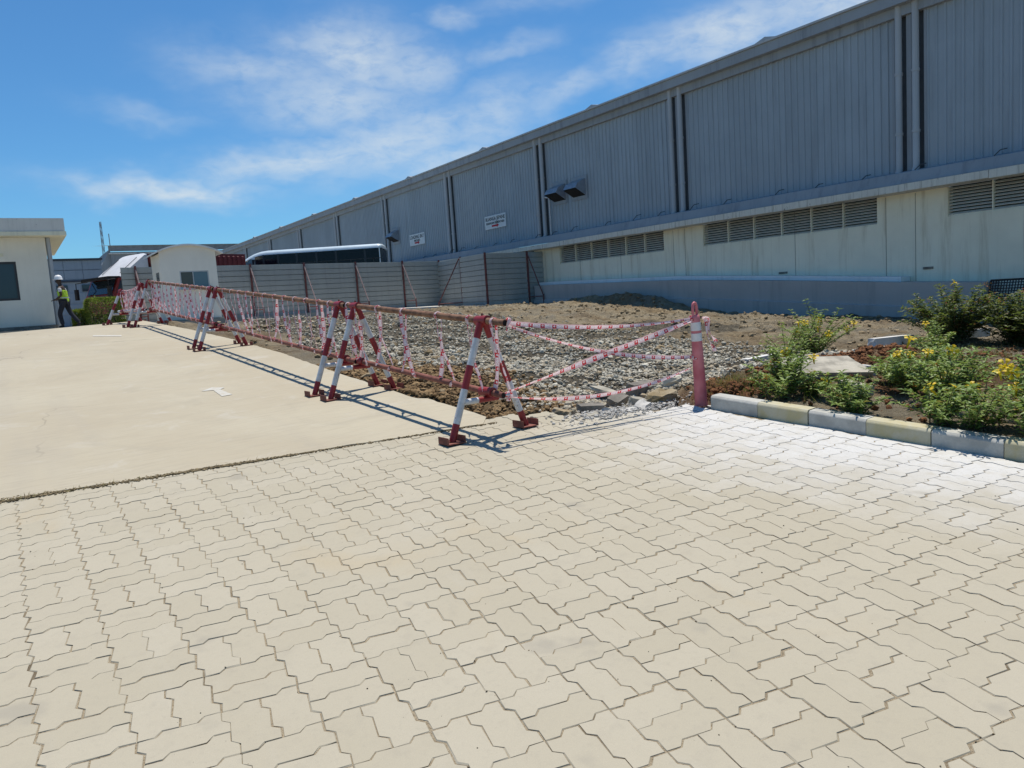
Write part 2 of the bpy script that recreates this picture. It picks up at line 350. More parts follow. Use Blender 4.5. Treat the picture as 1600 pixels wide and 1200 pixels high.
# ------------------------------------------------------------------ terrain
def sstep(a,b,x):
    t=np.clip((np.asarray(x,float)-a)/(b-a),0,1); return t*t*(3-2*t)
def plane_z(x,y): return .02996*np.asarray(x,float)+.08373*np.asarray(y,float)
def terr_z(x,y):
    p=plane_z(x,y); k=.03; c=1.575
    return np.where(p<c-k,p,np.where(p>c+k,c,c-(c+k-p)**2/(4*k)))
WY=np.array([-60,-10,5,9.7,11.15,15.65,19.5,27.6,36,60]); WZ=np.array([-.6,-.25,.12,.3,.39,.64,.93,1.34,1.5,1.6])
def dirt_z(x,y):
    x=np.asarray(x,float); y=np.asarray(y,float)
    t=np.clip((x-3.3)/15.7,0,1)
    zl=np.minimum(plane_z(3.3,y),1.5)-.04
    b=zl*(1-t)+np.interp(y,WY,WZ)*t
    b=b-.16*(1-t)*sstep(18,24,y)
    w=sstep(11,6.5,x)*sstep(6.2,4.9,y)*sstep(4.9,5.3,x+.0*y)
    return b*(1-w)+(plane_z(x,y)+.075)*w

PILES = [  # x, y, rx, ry, h  soil heaps
    (18.75, 20.2, .55, 1.5, .55), (18.7, 22.6, .5, 1.4, .40), (16.6, 18.4, 1.2, .8, .13), (16.4, 20.8, 1.2, 1.0, .2), (15.2, 22.6, 1.6, 1.2, .2), (15.5, 16.5, 1.5, .5, .08),
    (3.9, 7.4, .5, .9, .10), (3.75, 6.2, .4, .7, .09), (4.5, 7.2, .6, .8, .08), (9.4, 6.1, .9, .5, .12), (8.6, 5.0, .7, .35, .12), (10.5, 5.0, 1.3, .4, .08), (5.4, 4.5, .16, .12, .05)]
def soil_z(x, y):
    x = np.asarray(x, float); y = np.asarray(y, float)
    z = dirt_z(x, y)
    for px, py, rx, ry, h in PILES: z = z + h * np.exp(-((x - px) / rx) ** 2 - ((y - py) / ry) ** 2)
    far = sstep(5, 14, np.hypot(x - 3, y - 5))
    z = z + (fbm(x * .8, y * .8, 3) - .47) * (.08 + .2 * far) + (fbm(x * 3.2, y * 3.2, 9) - .47) * (.08 + .17 * far) + (fbm(x * 9, y * 9, 5, 2) - .37) * (.035 + .05 * far)
    # ruts left by machines
    z = z - .05 * np.exp(-((y - x * .35 - 9.5 + .4 * np.sin(x)) / .25) ** 2) * sstep(7, 9, x) - .05 * np.exp(-((y - x * .35 - 11.2 + .4 * np.sin(x)) / .25) ** 2) * sstep(7, 9, x)
    return z
EDGE = [(5.1, 3.35), (6.55, 3.31), (6.62, 3.24), (8.5, 3.2), (10.7, 3.22), (12.7, 3.14), (15.4, 2.9), (17.5, 2.62), (18.4, 2.5)]   # right rim of the concrete (y, x)
def rim_x(y): return np.interp(y, [e[0] for e in EDGE], [e[1] for e in EDGE])
def kerb_x(y): return 4.875 + (4.4 - np.asarray(y, float)) * .128
def paved(x, y):
    front = 5.78 - .145 * x                                  # line where paving meets the concrete slab
    lim = np.where(x < 3.36, front + .1, 5.46 - (x - 3.34) * .545)
    return (y < lim) & (x < kerb_x(y) + .02)
def ground_z(x, y):
    x = np.asarray(x, float); y = np.asarray(y, float)
    return np.where((x < rim_x(y)) | paved(x, y), terr_z(x, y), soil_z(x, y))

def terrain():
    # far sheet
    xs = np.concatenate([[-900, -300, -120, -60], np.arange(-40, 61, 2.0), [90, 150, 300, 900]])
    ys = np.concatenate([[-300, -100, -40], np.arange(-20, 61, 2.0), [90, 150, 300, 700, 1500]])
    X, Y = np.meshgrid(xs, ys, indexing='ij')
    t = np.clip((X - 3.3) / 15.7, 0, 1)
    Z = np.where(X < 3.3, terr_z(np.maximum(X, -40), Y), terr_z(3.3, Y) * (1 - t) + np.interp(Y, WY, WZ) * t) - .06
    fine = (X > -12) & (X < 21.5) & (Y > -4) & (Y < 33); Z = np.where(fine, Z - .5, Z)
    Z = np.where((X < 3.3) & (X > -12) & (Y > 18.5) & (Y < 60), 1.555, Z)
    n, k = X.shape; I = np.arange(n * k).reshape(n, k)
    F = np.stack([I[:-1, :-1], I[1:, :-1], I[1:, 1:], I[:-1, 1:]], -1).reshape(-1, 4)
    struct(link('ground', npmesh('ground', np.stack([X, Y, Z], -1).reshape(-1, 3), F, FARGROUND)))
    # bare soil of the building plot, graded step
    xs = np.concatenate([np.arange(2.4, 8, .07), np.arange(8, 21.6, .12)]); ys = np.concatenate([np.arange(-4, 3, .15), np.arange(3, 10, .07), np.arange(10, 33.1, .13)])
    X, Y = np.meshgrid(xs, ys, indexing='ij'); Z = soil_z(X, Y)
    slab = (X < rim_x(Y)) & (Y > 5.0); pv = paved(X - .1, Y) & (X < kerb_x(Y) + .11) | paved(X, Y)
    Z = np.where(slab | pv, np.minimum(Z, terr_z(X, Y) - .1), Z)
    n1 = fbm(X * .5, Y * .5, 21)
    grav = sstep(3.7, 4.6, X + (fbm(X, Y, 4) - .5)) * sstep(10.8, 8.2, X + (n1 - .5) * 4 + np.maximum(0, 9 - Y) * .1 - np.maximum(0, Y - 14) * .12) * sstep(4.3, 5.4, Y)
    grav = np.maximum(grav, .7 * sstep(.52, .62, fbm(X * .35, Y * .35, 31)) * sstep(9, 12, X)) 
    bed = sstep(4.9, 5.2, X) * sstep(5.6, 4.8, Y)
    grav = grav * (1 - bed)
    brown = np.maximum(sstep(4.9, 4.0, X) * sstep(9.6, 8.2, Y) * .9, .5 * sstep(.5, .6, fbm(X * .7, Y * .7, 8)))
    redm = np.maximum(bed * sstep(12, 9.5, X) * sstep(.35, .6, fbm(X * 1.1, Y * 1.1, 77)), np.exp(-((X - 9.2) / 2) ** 2 - ((Y - 5.3) / .8) ** 2))
    A = np.stack([grav, brown, np.clip(redm, 0, 1), np.ones_like(X)], -1)
    n, k = X.shape; I = np.arange(n * k).reshape(n, k)
    F = np.stack([I[:-1, :-1], I[1:, :-1], I[1:, 1:], I[:-1, 1:]], -1).reshape(-1, 4)
    struct(link('soil_plot', npmesh('soil_plot', np.stack([X, Y, Z], -1).reshape(-1, 3), F, DIRT, True, attrs={'soil': A.reshape(-1, 4)})))
terrain()

# ------------------------------------------------------------------ block paving
MOD = .26
PLX, PLY = Vector((.99955, .0003, .02996)), Vector((-.0028, .9965, .0834))
PLN = PLX.cross(PLY).normalized(); PLY = PLN.cross(PLX).normalized(); PLX.normalize()
PL0 = Vector((-.071, 3.129, float(plane_z(-.071, 3.129))))
def saw_side(n, w=.052, a=.0425):
    """points along a side of n half modules: stepped outline, jogs at mid half-module, unit = module"""
    out = []
    for k in range(n):
        c = k * .5 + .25
        out += [(c - w, -a), (c + w, a)]
    return out
def paver_outline():
    pts = []
    L, Hh = 1.0, .5
    pts.append((0, 0)); pts += [(u, v) for u, v in saw_side(2)]
    pts.append((L, 0)); pts += [(L - v, u) for u, v in saw_side(1)]
    pts.append((L, Hh)); pts += [(u, Hh + v) for u, v in reversed(saw_side(2))]
    pts.append((0, Hh)); pts += [(-v, u) for u, v in reversed(saw_side(1))]
    return np.array(pts) - [L / 2, Hh / 2]
def inset(poly, d):
    n = len(poly); out = []
    for i in range(n):
        a, b, c = poly[i - 1], poly[i], poly[(i + 1) % n]
        e1 = (b - a) / np.linalg.norm(b - a); e2 = (c - b) / np.linalg.norm(c - b)
        n1 = np.array([-e1[1], e1[0]]); n2 = np.array([-e2[1], e2[0]]); s = n1 + n2; k = s @ n1
        out.append(b + s / max(k, .35) * d)
    return np.array(out)
OUTL = paver_outline() * MOD
def paver_rings(seed):
    r = np.random.default_rng(seed); g = .0013 + .0009 * r.random()
    a = inset(OUTL, g) + r.normal(0, .0012, OUTL.shape); b = inset(OUTL, g + .0022) + r.normal(0, .0011, OUTL.shape)
    return a, b
def paver_mesh(seed):
    a, b = paver_rings(seed); n = len(a)
    vs = [(x, y, -.03) for x, y in a] + [(x, y, -.004) for x, y in a] + [(x, y, 0) for x, y in b]
    fs = [(k * n + i, k * n + (i + 1) % n, k * n + n + (i + 1) % n, k * n + n + i) for k in range(2) for i in range(n)] + [tuple(range(2 * n, 3 * n))]
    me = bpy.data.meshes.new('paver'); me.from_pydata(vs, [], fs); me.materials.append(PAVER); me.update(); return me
def paving():
    # bed sheet that carries the blocks, in the plane of the paving
    M = Matrix((PLX, PLY, PLN)).transposed().to_4x4(); M.translation = PL0
    b = MB(); v2 = [(-14, -24), (25, -24), (23.2, -8), (18.95, 4.5), (18.9, 5.4), (12.9, 8.9), (12.8, 10.5), (-14, 11)]
    b.poly([(x * MOD, y * MOD, -.0042) for x, y in v2])
    root = b.build('pavement', SAND); root.matrix_world = M; struct(root, 'beige interlocking block paving in basket weave with sandy joints')
    meshes = [paver_mesh(k) for k in range(8)]
    cells = []
    for i in range(-14, 24):
        for j in range(-14, 12):
            vert = (i + j) % 2 != 0
            for k in (0, 1):
                c = (i + .25 + .5 * k, j + .5) if vert else (i + .5, j + .25 + .5 * k)
                lx, ly = c[0] * MOD, c[1] * MOD
                w = PL0 + PLX * lx + PLY * ly
                if w.y < -1.2 or not bool(paved(np.array(w.x), np.array(w.y))): continue
                # distance and view test only decides which blocks stay separate objects
                d = (w - Vector((0, 0, 1.544))); dep = -d.dot(cz); u = d.dot(cx) / max(dep, .01); vv = -d.dot(cy) / max(dep, .01)
                vis = dep > .3 and abs(u) < .73 and vv < .56
                cells.append((dep if vis else 99 + abs(dep), lx, ly, vert))
    cells.sort()
    rr = random.Random(3); V = []; F = []; nv = 0; rs = [paver_rings(k) for k in range(8)]
    for n, (dep, lx, ly, vert) in enumerate(cells):
        rz = (math.pi / 2 if vert else 0) + (math.pi if rr.random() < .5 else 0) + rr.gauss(0, .006)
        z = -abs(rr.gauss(0, .0011)); tx, ty = rr.gauss(0, .004), rr.gauss(0, .004)
        jx, jy = rr.gauss(0, .0013), rr.gauss(0, .0013)
        k = rr.randrange(8)
        if n < 300:
            link('paver', meshes[k], root, (lx + jx, ly + jy, z), (tx, ty, rz))
        else:
            a, bb = rs[k]; m = len(a); P = np.concatenate([np.c_[a, np.full(m, -.02)], np.c_[a, np.full(m, -.004)], np.c_[bb, np.zeros(m)]])
            c, s = math.cos(rz), math.sin(rz); Q = np.stack([P[:, 0] * c - P[:, 1] * s + lx + jx, P[:, 0] * s + P[:, 1] * c + ly + jy, P[:, 2] + z + P[:, 0] * ty + P[:, 1] * tx], -1)
            V.append(Q); F += [tuple(nv + q for q in f) for f in [(kk * m + i, kk * m + (i + 1) % m, kk * m + m + (i + 1) % m, kk * m + m + i) for kk in range(2) for i in range(m)] + [tuple(range(2 * m, 3 * m))]]; nv += len(Q)
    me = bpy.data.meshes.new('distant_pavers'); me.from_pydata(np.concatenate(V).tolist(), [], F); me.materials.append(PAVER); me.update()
    o = link('distant_pavers', me, root); o['kind'] = 'stuff'
    # crumbs of sand and dirt worked out of the joints
    G = []
    for n, (dep, lx, ly, vert) in enumerate(cells):
        if dep > 7.5: break
        k = rr.randrange(3, 9) if dep < 4.5 else 2
        for _ in range(k):
            i = rr.randrange(16); t = rr.random(); p = OUTL[i] * (1 - t) + OUTL[(i + 1) % 16] * t
            if vert: p = np.array([-p[1], p[0]])
            w = PL0 + PLX * float(lx + p[0] + rr.gauss(0, .0022)) + PLY * float(ly + p[1] + rr.gauss(0, .0022)); G.append((w.x, w.y, w.z))
    G = np.array(G); kp = rng.random(len(G)) < .12 + 1.0 * sstep(.5, .66, fbm(G[:, 0] * 2.2, G[:, 1] * 2.2, 63)); G = G[kp]
    V2, F2 = stones(G + [0, 0, -.001], .0012 + .0036 * rng.random(len(G)) ** 2, .6)
    o = link('joint_crumbs', npmesh('joint_crumbs', V2, F2, clod_mat('joint_crumb', (.10, .075, .045), (.42, .34, .23)))); o['kind'] = 'stuff'; tag(o, 'sandy crumbs along the joints of the block paving', 'debris')
    # grit
    n = 2600; P = np.c_[rng.uniform(-.6, 4.9, n), rng.uniform(.6, 5.3, n), np.zeros(n)]
    P = P[paved(P[:, 0], P[:, 1])]; P[:, 2] = plane_z(P[:, 0], P[:, 1]) + .0005
    keep = rng.random(len(P)) < .05 + .12 * (fbm(P[:, 0] * 1.2, P[:, 1] * 1.2, 12) > .52)
    P = P[keep]; V, F = stones(P, rng.uniform(.0012, .0042, len(P)), .6)
    o = link('grit', npmesh('grit', V, F, clod_mat('dark_grit', (.05, .042, .03), (.16, .13, .09)))); o['kind'] = 'stuff'; tag(o, 'tiny dark grit scattered over the block paving', 'grit')
paving()

# ------------------------------------------------------------------ concrete yard
def concrete():
    b = MB(); L = .006
    lft = [(-14.0, y) for y in (18.4, 7.8)]
    front = [(x, 5.78 - .145 * x + .012 * math.sin(x * 7) + .008 * math.sin(x * 19)) for x in np.arange(-14, 3.37, .12)]
    rim = []
    for k in range(len(EDGE) - 1):
        (y0, x0), (y1, x1) = EDGE[k], EDGE[k + 1]; m = max(1, int((y1 - y0) / .1))
        rim += [(x0 + (x1 - x0) * t / m + random.gauss(0, .006) - .02, max(5.42, y0 + (y1 - y0) * t / m)) for t in range(m)]
    rim = [r for r in rim if r[1] > 5.43]; rim.append((2.48, 18.4))
    out = front[:-1] + rim + [(-14.0, 18.4)]
    n = len(out); top = [(x, y, float(plane_z(x, y)) + L) for x, y in out]
    vs = top + [(x, y, z - .16) for x, y, z in top]
    b.raw(vs, [tuple(range(n))] + [(n + i, n + (i + 1) % n, (i + 1) % n, i) for i in range(n)])
    o = b.build('concrete_yard', CONC); struct(o)
    # crest beyond the slab: level terrace
    b = MB(); b.box(-14, 2.5, 18.42, 30, 1.40, 1.572); b.box(2.6, 6.9, 18.9, 29.4, 1.3, 1.55)
    struct(b.build('terrace', FARGROUND))
    # worn white arrow painted on the slab
    WP = mat('worn_road_paint', (.62, .60, .54), .8, .2, 14, col2=(.45, .41, .33), bump=.1)
    b = MB()
    for pl in ([(1.66, 8.66), (1.80, 8.80), (1.91, 8.68), (1.845, 8.60), (1.77, 8.615)], [(1.775, 8.61), (1.845, 8.598), (1.875, 8.21), (1.765, 8.19)]):
        b.poly([(x, y, float(plane_z(x, y)) + .0105) for x, y in reversed(pl)])
    struct(b.build('painted_arrow', WP), 'worn white arrow painted on the concrete yard')
    b = MB(); b.poly([(x, y, float(plane_z(x, y)) + .0105) for x, y in ((1.29, 15.88), (1.70, 15.36), (1.73, 15.59), (1.31, 16.10))])
    struct(b.build('painted_line', WP), 'faded white dash near the far end of the concrete yard')
    # dirt and dry weeds caught in the joint between slab and paving
    n = 5200; x = rng.uniform(-2.5, 3.3, n); wdt = .018 + .03 * sstep(1.6, -.4, x) * (.4 + fbm(x * 3, x * 0, 5))
    y = 5.78 - .145 * x - .012 + rng.normal(0, 1, n) * wdt * .55
    keep = rng.random(n) < np.where(x > 1.9, .25, 1.0) * (.35 + .65 * (fbm(x * 4, x * 0 + 3, 6) > .42))
    x, y = x[keep], y[keep]; P = np.c_[x, y, plane_z(x, y) + .004]
    V, F = stones(P, rng.uniform(.003, .012, len(P)), .55)
    o = link('joint_debris', npmesh('joint_debris', V, F, clod_mat('joint_dirt', (.07, .055, .032), (.30, .235, .14)))); o['kind'] = 'stuff'; tag(o, 'strip of dirt and crumbs along the seam between concrete and paving', 'debris')
    n = 520; x = np.where(rng.random(n) < .6, rng.uniform(-1.2, .5, n), rng.uniform(-1.2, 2.0, n)); y = 5.78 - .145 * x - .02 + rng.normal(0, .018, n); P = np.c_[x, y, plane_z(x, y)]
    D = np.c_[rng.normal(0, 1, n), rng.normal(0, 1, n), rng.uniform(.1, .9, n)]
    V, F = leaves(P, D, np.tile([0, 0, 1.0], (n, 1)) + rng.normal(0, .1, (n, 3)), rng.uniform(.015, .055, n), rng.uniform(.002, .005, n))
    m, q = newmat('dry_weed'); g = q.new('ShaderNodeNewGeometry'); finish(q, q.mix(g.outputs['Random Per Island'], c4((.30, .22, .10)), c4((.16, .17, .05))), .8)
    o = link('dry_weeds', npmesh('dry_weeds', V, F, m)); o['kind'] = 'stuff'; tag(o, 'dry straw weeds sprouting from the slab joint at the left', 'weeds')
concrete()

# ------------------------------------------------------------------ gravel, clods
def scatter():
    def put(name, label, cat, P, sz, m, flat=.75, sink=.2):
        P = np.c_[P, soil_z(P[:, 0], P[:, 1]) + sz * (flat - sink)]; V, F = stones(P, sz, flat)
        o = link(name, npmesh(name, V, F, m)); o['kind'] = 'stuff'; tag(o, label, cat)
    free = lambda P: ~((P[:, 0] < rim_x(P[:, 1]) + .03) | paved(P[:, 0], P[:, 1]))
    # crushed stone: dense near, thinning away
    n = 110000; P = np.c_[3.5 + 7.5 * rng.random(n) ** 1.15, 5.0 + 21 * rng.random(n) ** 1.7]
    x, y = P.T; n1 = fbm(x * .5, y * .5, 21)
    w = sstep(3.7, 4.6, x + (fbm(x, y, 4) - .5)) * sstep(10.8, 8.2, x + (n1 - .5) * 4 + np.maximum(0, 9 - y) * .1 - np.maximum(0, y - 14) * .12) * sstep(4.6, 5.4, y) * (1 - sstep(4.9, 5.2, x) * sstep(5.5, 4.9, y))
    w = w * (.12 + .95 * sstep(.3, .62, fbm(x * 1.3, y * 1.3, 14)))
    P = P[(rng.random(n) < w) & free(P)]
    put('gravel', 'grey crushed stone spread over the plot behind the barrier', 'gravel', P, rng.uniform(.009, .026, len(P)) * (1 + .8 * (rng.random(len(P)) > .95)), GRAV, .8, .0)
    n = 16000; P = np.c_[3.25 + 1.9 * rng.random(n) ** 1.3, rng.uniform(5.4, 9.6, n)]; x, y = P.T
    w = sstep(5.0, 3.9, x) * (.25 + fbm(x * 2, y * 2, 40))
    P = P[(rng.random(n) < w) & free(P)]
    put('soil_clods', 'loose brown soil clods along the rim of the concrete', 'soil', P, .006 + .034 * rng.random(len(P)) ** 4, CLOD, .8)
    n = 16000; P = np.c_[rng.uniform(3.2, 18.6, n), rng.uniform(6, 27.5, n)]; x, y = P.T
    w = .15 + .9 * sstep(.48, .62, fbm(x * .6, y * .6, 51)) + .5 * sstep(13.5, 15.5, x)
    P = P[(rng.random(n) < w) & free(P)]
    put('tan_clods', 'dry tan earth lumps scattered across the graded plot', 'soil', P, .008 + .06 * rng.random(len(P)) ** 5, TANCLOD, .7)
    n = 9000; P = np.c_[rng.normal(0, 1, n), rng.normal(0, 1, n)]
    ctr = np.array([(9.4, 6.1, .8, .4), (8.6, 5.0, .6, .3), (10.6, 5.0, 1.2, .35), (5.35, 4.62, .17, .12), (6.2, 4.5, .6, .3), (7.2, 3.0, 1.0, .8), (7.6, 4.9, .5, .25)])[rng.integers(0, 7, n)]
    P = ctr[:, :2] + P * ctr[:, 2:]; P = P[(P[:, 0] > kerb_x(P[:, 1]) + .16)]
    put('red_clods', 'reddish soil lumps heaped around the flower bed', 'soil', P, .004 + .03 * rng.random(len(P)) ** 4, REDCLOD, .8)
    n = 2600; P = np.array([4.4, 4.93]) + rng.normal(0, 1, (n, 2)) * [.28, .10]
    z = np.maximum(np.where(paved(P[:, 0], P[:, 1]), plane_z(P[:, 0], P[:, 1]), soil_z(P[:, 0], P[:, 1])), plane_z(P[:, 0], P[:, 1]) - .03); sz = .003 + .018 * rng.random(n) ** 4
    V, F = stones(np.c_[P, z + sz * .3], sz, .7); o = link('cement_crumbs', npmesh('cement_crumbs', V, F, clod_mat('pale_crumbs', (.36, .34, .30), (.56, .54, .50)))); o['kind'] = 'stuff'; tag(o, 'pale cement crumbs spilled at the broken edge of the paving', 'debris')
scatter()
# ------------------------------------------------------------------ red and white pipe barriers
def chipped(name, col, chip):
    m, q = newmat(name); p = q.new('ShaderNodeTexCoord').outputs['Object']; n = q.noise(p, 9, 5, .6); f = q.noise(p, 42, 5, .72); g = q.noise(p, 5, 3)
    c = q.mix(q.ramp(n, .35, .65), c4(tuple(x * .78 for x in col)), c4(col)); c = q.mix(q.ramp(f, .5, .75, 0, .3), c, c4(tuple(x * .6 for x in col)))
    k = q.m('MULTIPLY', q.ramp(f, .6, .63), q.ramp(g, .45, .6)); c = q.mix(q.m('MULTIPLY', k, .85), c, c4(chip)); finish(q, c, .5, f, .25, .003, spec=.4); return m
RED = chipped('red_enamel', (.27, .022, .026), (.13, .06, .04)); WHT = chipped('white_enamel', (.62, .62, .62), (.20, .12, .09))
MAROON = mat('dull_red_oxide', (.20, .07, .05), .8, .3, 12, bump=.2, bscale=60)
RUST = mat('rusty_pipe', (.17, .08, .045), .8, .35, 14, col2=(.27, .14, .08), bump=.3, bscale=90)
BORE = mat('dark_bore', (.012, .011, .01), .9, .1)
def tape_mat():
    m, q = newmat('barrier_tape_print'); uv = q.new('ShaderNodeUVMap').outputs[0]; sp = q.new('ShaderNodeSeparateXYZ', {0: uv}); u, v = sp.outputs[0], sp.outputs[1]
    t = q.m('FRACT', q.m('DIVIDE', u, .105)); tc = q.m('ABSOLUTE', q.m('SUBTRACT', t, .5)); vc = q.m('ABSOLUTE', q.m('SUBTRACT', v, .5))
    sq = q.m('MULTIPLY', q.m('LESS_THAN', tc, .18), q.m('LESS_THAN', q.m('ABSOLUTE', q.m('SUBTRACT', v, .42)), .36))
    inn = q.m('MULTIPLY', q.m('LESS_THAN', q.m('ADD', q.m('MULTIPLY', tc, 2.0), vc), .23), q.m('GREATER_THAN', q.noise(q.v('MULTIPLY', uv, (90, 7, 1)), 1.0, 2), .45))
    sq = q.m('MULTIPLY', sq, q.m('SUBTRACT', 1.0, inn))
    txt = q.m('MULTIPLY', q.m('GREATER_THAN', q.noise(q.v('MULTIPLY', uv, (150, 5, 1)), 1.0, 3, .7), .55), q.m('MULTIPLY', q.m('LESS_THAN', vc, .3), q.m('GREATER_THAN', tc, .24)))
    wr = q.noise(uv, 26, 4, .6)
    c = q.mix(q.ramp(vc, .12, .5), c4((.90, .84, .84)), c4((.74, .42, .45)))
    c = q.mix(q.ramp(wr, .45, .7, 0, .6), c, c4((.82, .62, .64)))
    c = q.mix(q.m('MULTIPLY', txt, .7), c, c4((.62, .13, .15)))
    c = q.mix(sq, c, c4((.60, .035, .045)))
    finish(q, c, .35, wr, .5, .006, spec=.5, trans=c, extra=.35); return m
TAPE = tape_mat()
class Ribbon:
    def __init__(s): s.v = []; s.f = []; s.uv = []; s.u = 0.0
    def strip(s, pts, nrm, w):
        """pts list of Vectors, nrm list of surface normals, w list of widths"""
        b = len(s.v); us = []
        for i, p in enumerate(pts):
            d = (pts[min(i + 1, len(pts) - 1)] - pts[max(i - 1, 0)]).normalized(); x = d.cross(nrm[i]).normalized(); n = x.cross(d)
            if i: s.u += (pts[i] - pts[i - 1]).length
            for k, e in ((-.5, 0), (0, .0), (.5, 0)):
                bow = .12 * w[i] * (1 if k == 0 else 0)
                s.v.append(tuple(p + x * (k * w[i]) + n * bow)); us.append((s.u, k + .5))
        for i in range(len(pts) - 1):
            for k in (0, 1):
                a = b + i * 3 + k; s.f.append((a, a + 1, a + 4, a + 3)); s.uv += [us[a - b], us[a + 1 - b], us[a + 4 - b], us[a + 3 - b]]
    def build(s, name, label, group=None):
        me = bpy.data.meshes.new(name); me.from_pydata(s.v, [], s.f); me.materials.append(TAPE)
        l = me.uv_layers.new(name='UVMap'); l.data.foreach_set('uv', [c for p in s.uv for c in p])
        me.polygons.foreach_set('use_smooth', [True] * len(s.f)); me.update()
        return tag(link(name, me), label, 'tape', group)
def gz(x, y): return float(terr_z(x, y)) + .006
RT, RB = .026, .024       # pipe radii
HT, HB = .885, .335       # pipe heights
STRIPE = [(0, .13, 0), (.13, .36, 1), (.36, .56, 0), (.56, .85, 1), (.85, 1, 0)]
def channel_foot(along, across):
    m = Matrix((across, along, Vector((0, 0, 1)))).transposed().to_4x4(); b = MB()
    b.box(-.078, .078, -.07, .07, 0, .008, 0, m)
    b.box(-.078, -.071, -.07, .07, .008, .055, 0, m); b.box(.071, .078, -.07, .07, .008, .055, 0, m)
    return b.mesh('foot', [MAROON])
def barrier(label, frames, top, bot, heights=(1, 1), stripe_bot=False, toppipe=True):
    """frames: two (x,y); top/bot: (extension beyond each frame)"""
    A, Bv = [Vector((x, y, gz(x, y))) for x, y in frames]; root = empty('barrier', (A + Bv) / 2); O = root.location
    tag(root, label, 'barrier', 'red and white pipe barriers in a row')
    al = Vector((Bv.x - A.x, Bv.y - A.y, 0)).normalized(); ac = Vector((al.y, -al.x, 0))
    fm = channel_foot(al, ac); tops = []; bots = []
    for P, hh in zip((A, Bv), heights):
        apex = P + Vector((0, 0, HT * hh)); low = P + Vector((0, 0, HB * hh)); tops.append(apex); bots.append(low)
        b = MB(); b.tube(apex - al * .07 - O, apex + al * .07 - O, RT + .012, n=14); fr = b.build('a_frame', [RED], root, 40)
        b = MB(); b.tube(low - al * .08 - O, low + al * .08 - O, RB + .013, n=14); b.build('socket', [RED], fr, 40)
        b = MB(); b.tube(apex + Vector((0, 0, .03)) - O, apex + Vector((0, 0, .055)) - O, .008, n=6); b.build('bolt', [MAROON], fr, 40)
        for s in (-1, 1):
            t = apex + ac * (.022 * s) - Vector((0, 0, .02)) - O; f = P + ac * (.35 * s) + Vector((0, 0, .008)) - O
            f.z = gz(f.x + O.x, f.y + O.y) - O.z + .008
            b = MB()
            for a, e, mi in STRIPE: b.tube(t.lerp(f, a), t.lerp(f, e), .0275, n=14, mi=mi, caps=(e == 1))
            b.build('leg', [RED, WHT], fr, 40)
            link('foot', fm, fr, f - Vector((0, 0, .008)))
        k = 1 - HB * hh / (HT * hh); w = .022 + (.35 - .022) * k
        b = MB(); c0 = low - Vector((0, 0, RB + .03)) - O
        for a, e, mi in ((-1, -.42, 1), (-.42, .42, 0), (.42, 1, 1)): b.tube(c0 + ac * (w * a), c0 + ac * (w * e), .023, n=12, mi=mi, caps=False)
        b.build('crossbar', [RED, WHT], fr, 40)
    def pipe(nm, p, q, e0, e1, r, m):
        d = (q - p).normalized(); b = MB(); s0, s1 = p - d * e0 - O, q + d * e1 - O
        b.tube(s0, s1, r, n=14, caps=False)
        for e, sg in ((s0, 1), (s1, -1)):       # open pipe end with a visible wall and bore
            b.tube(e, e + d * (.05 * sg), r * .8, n=14, mi=1, caps=True); 
        n0 = d.orthogonal().normalized(); w0 = d.cross(n0)
        for e in (s0, s1):
            ring = [(math.cos(t * math.pi / 7), math.sin(t * math.pi / 7)) for t in range(14)]
            vs = [e + (n0 * c + w0 * s) * r for c, s in ring] + [e + (n0 * c + w0 * s) * r * .8 for c, s in ring]
            b.raw(vs, [(i, (i + 1) % 14, 14 + (i + 1) % 14, 14 + i) for i in range(14)], 0)
        b.build(nm, [m, BORE], root, 50)
    if toppipe: pipe('top_pipe', tops[0], tops[1], top[0], top[1], RT, RUST)
    pipe('bottom_pipe', bots[0], bots[1], bot[0], bot[1], RB, MAROON if not stripe_bot else WHT)
    return tops, bots, al, ac
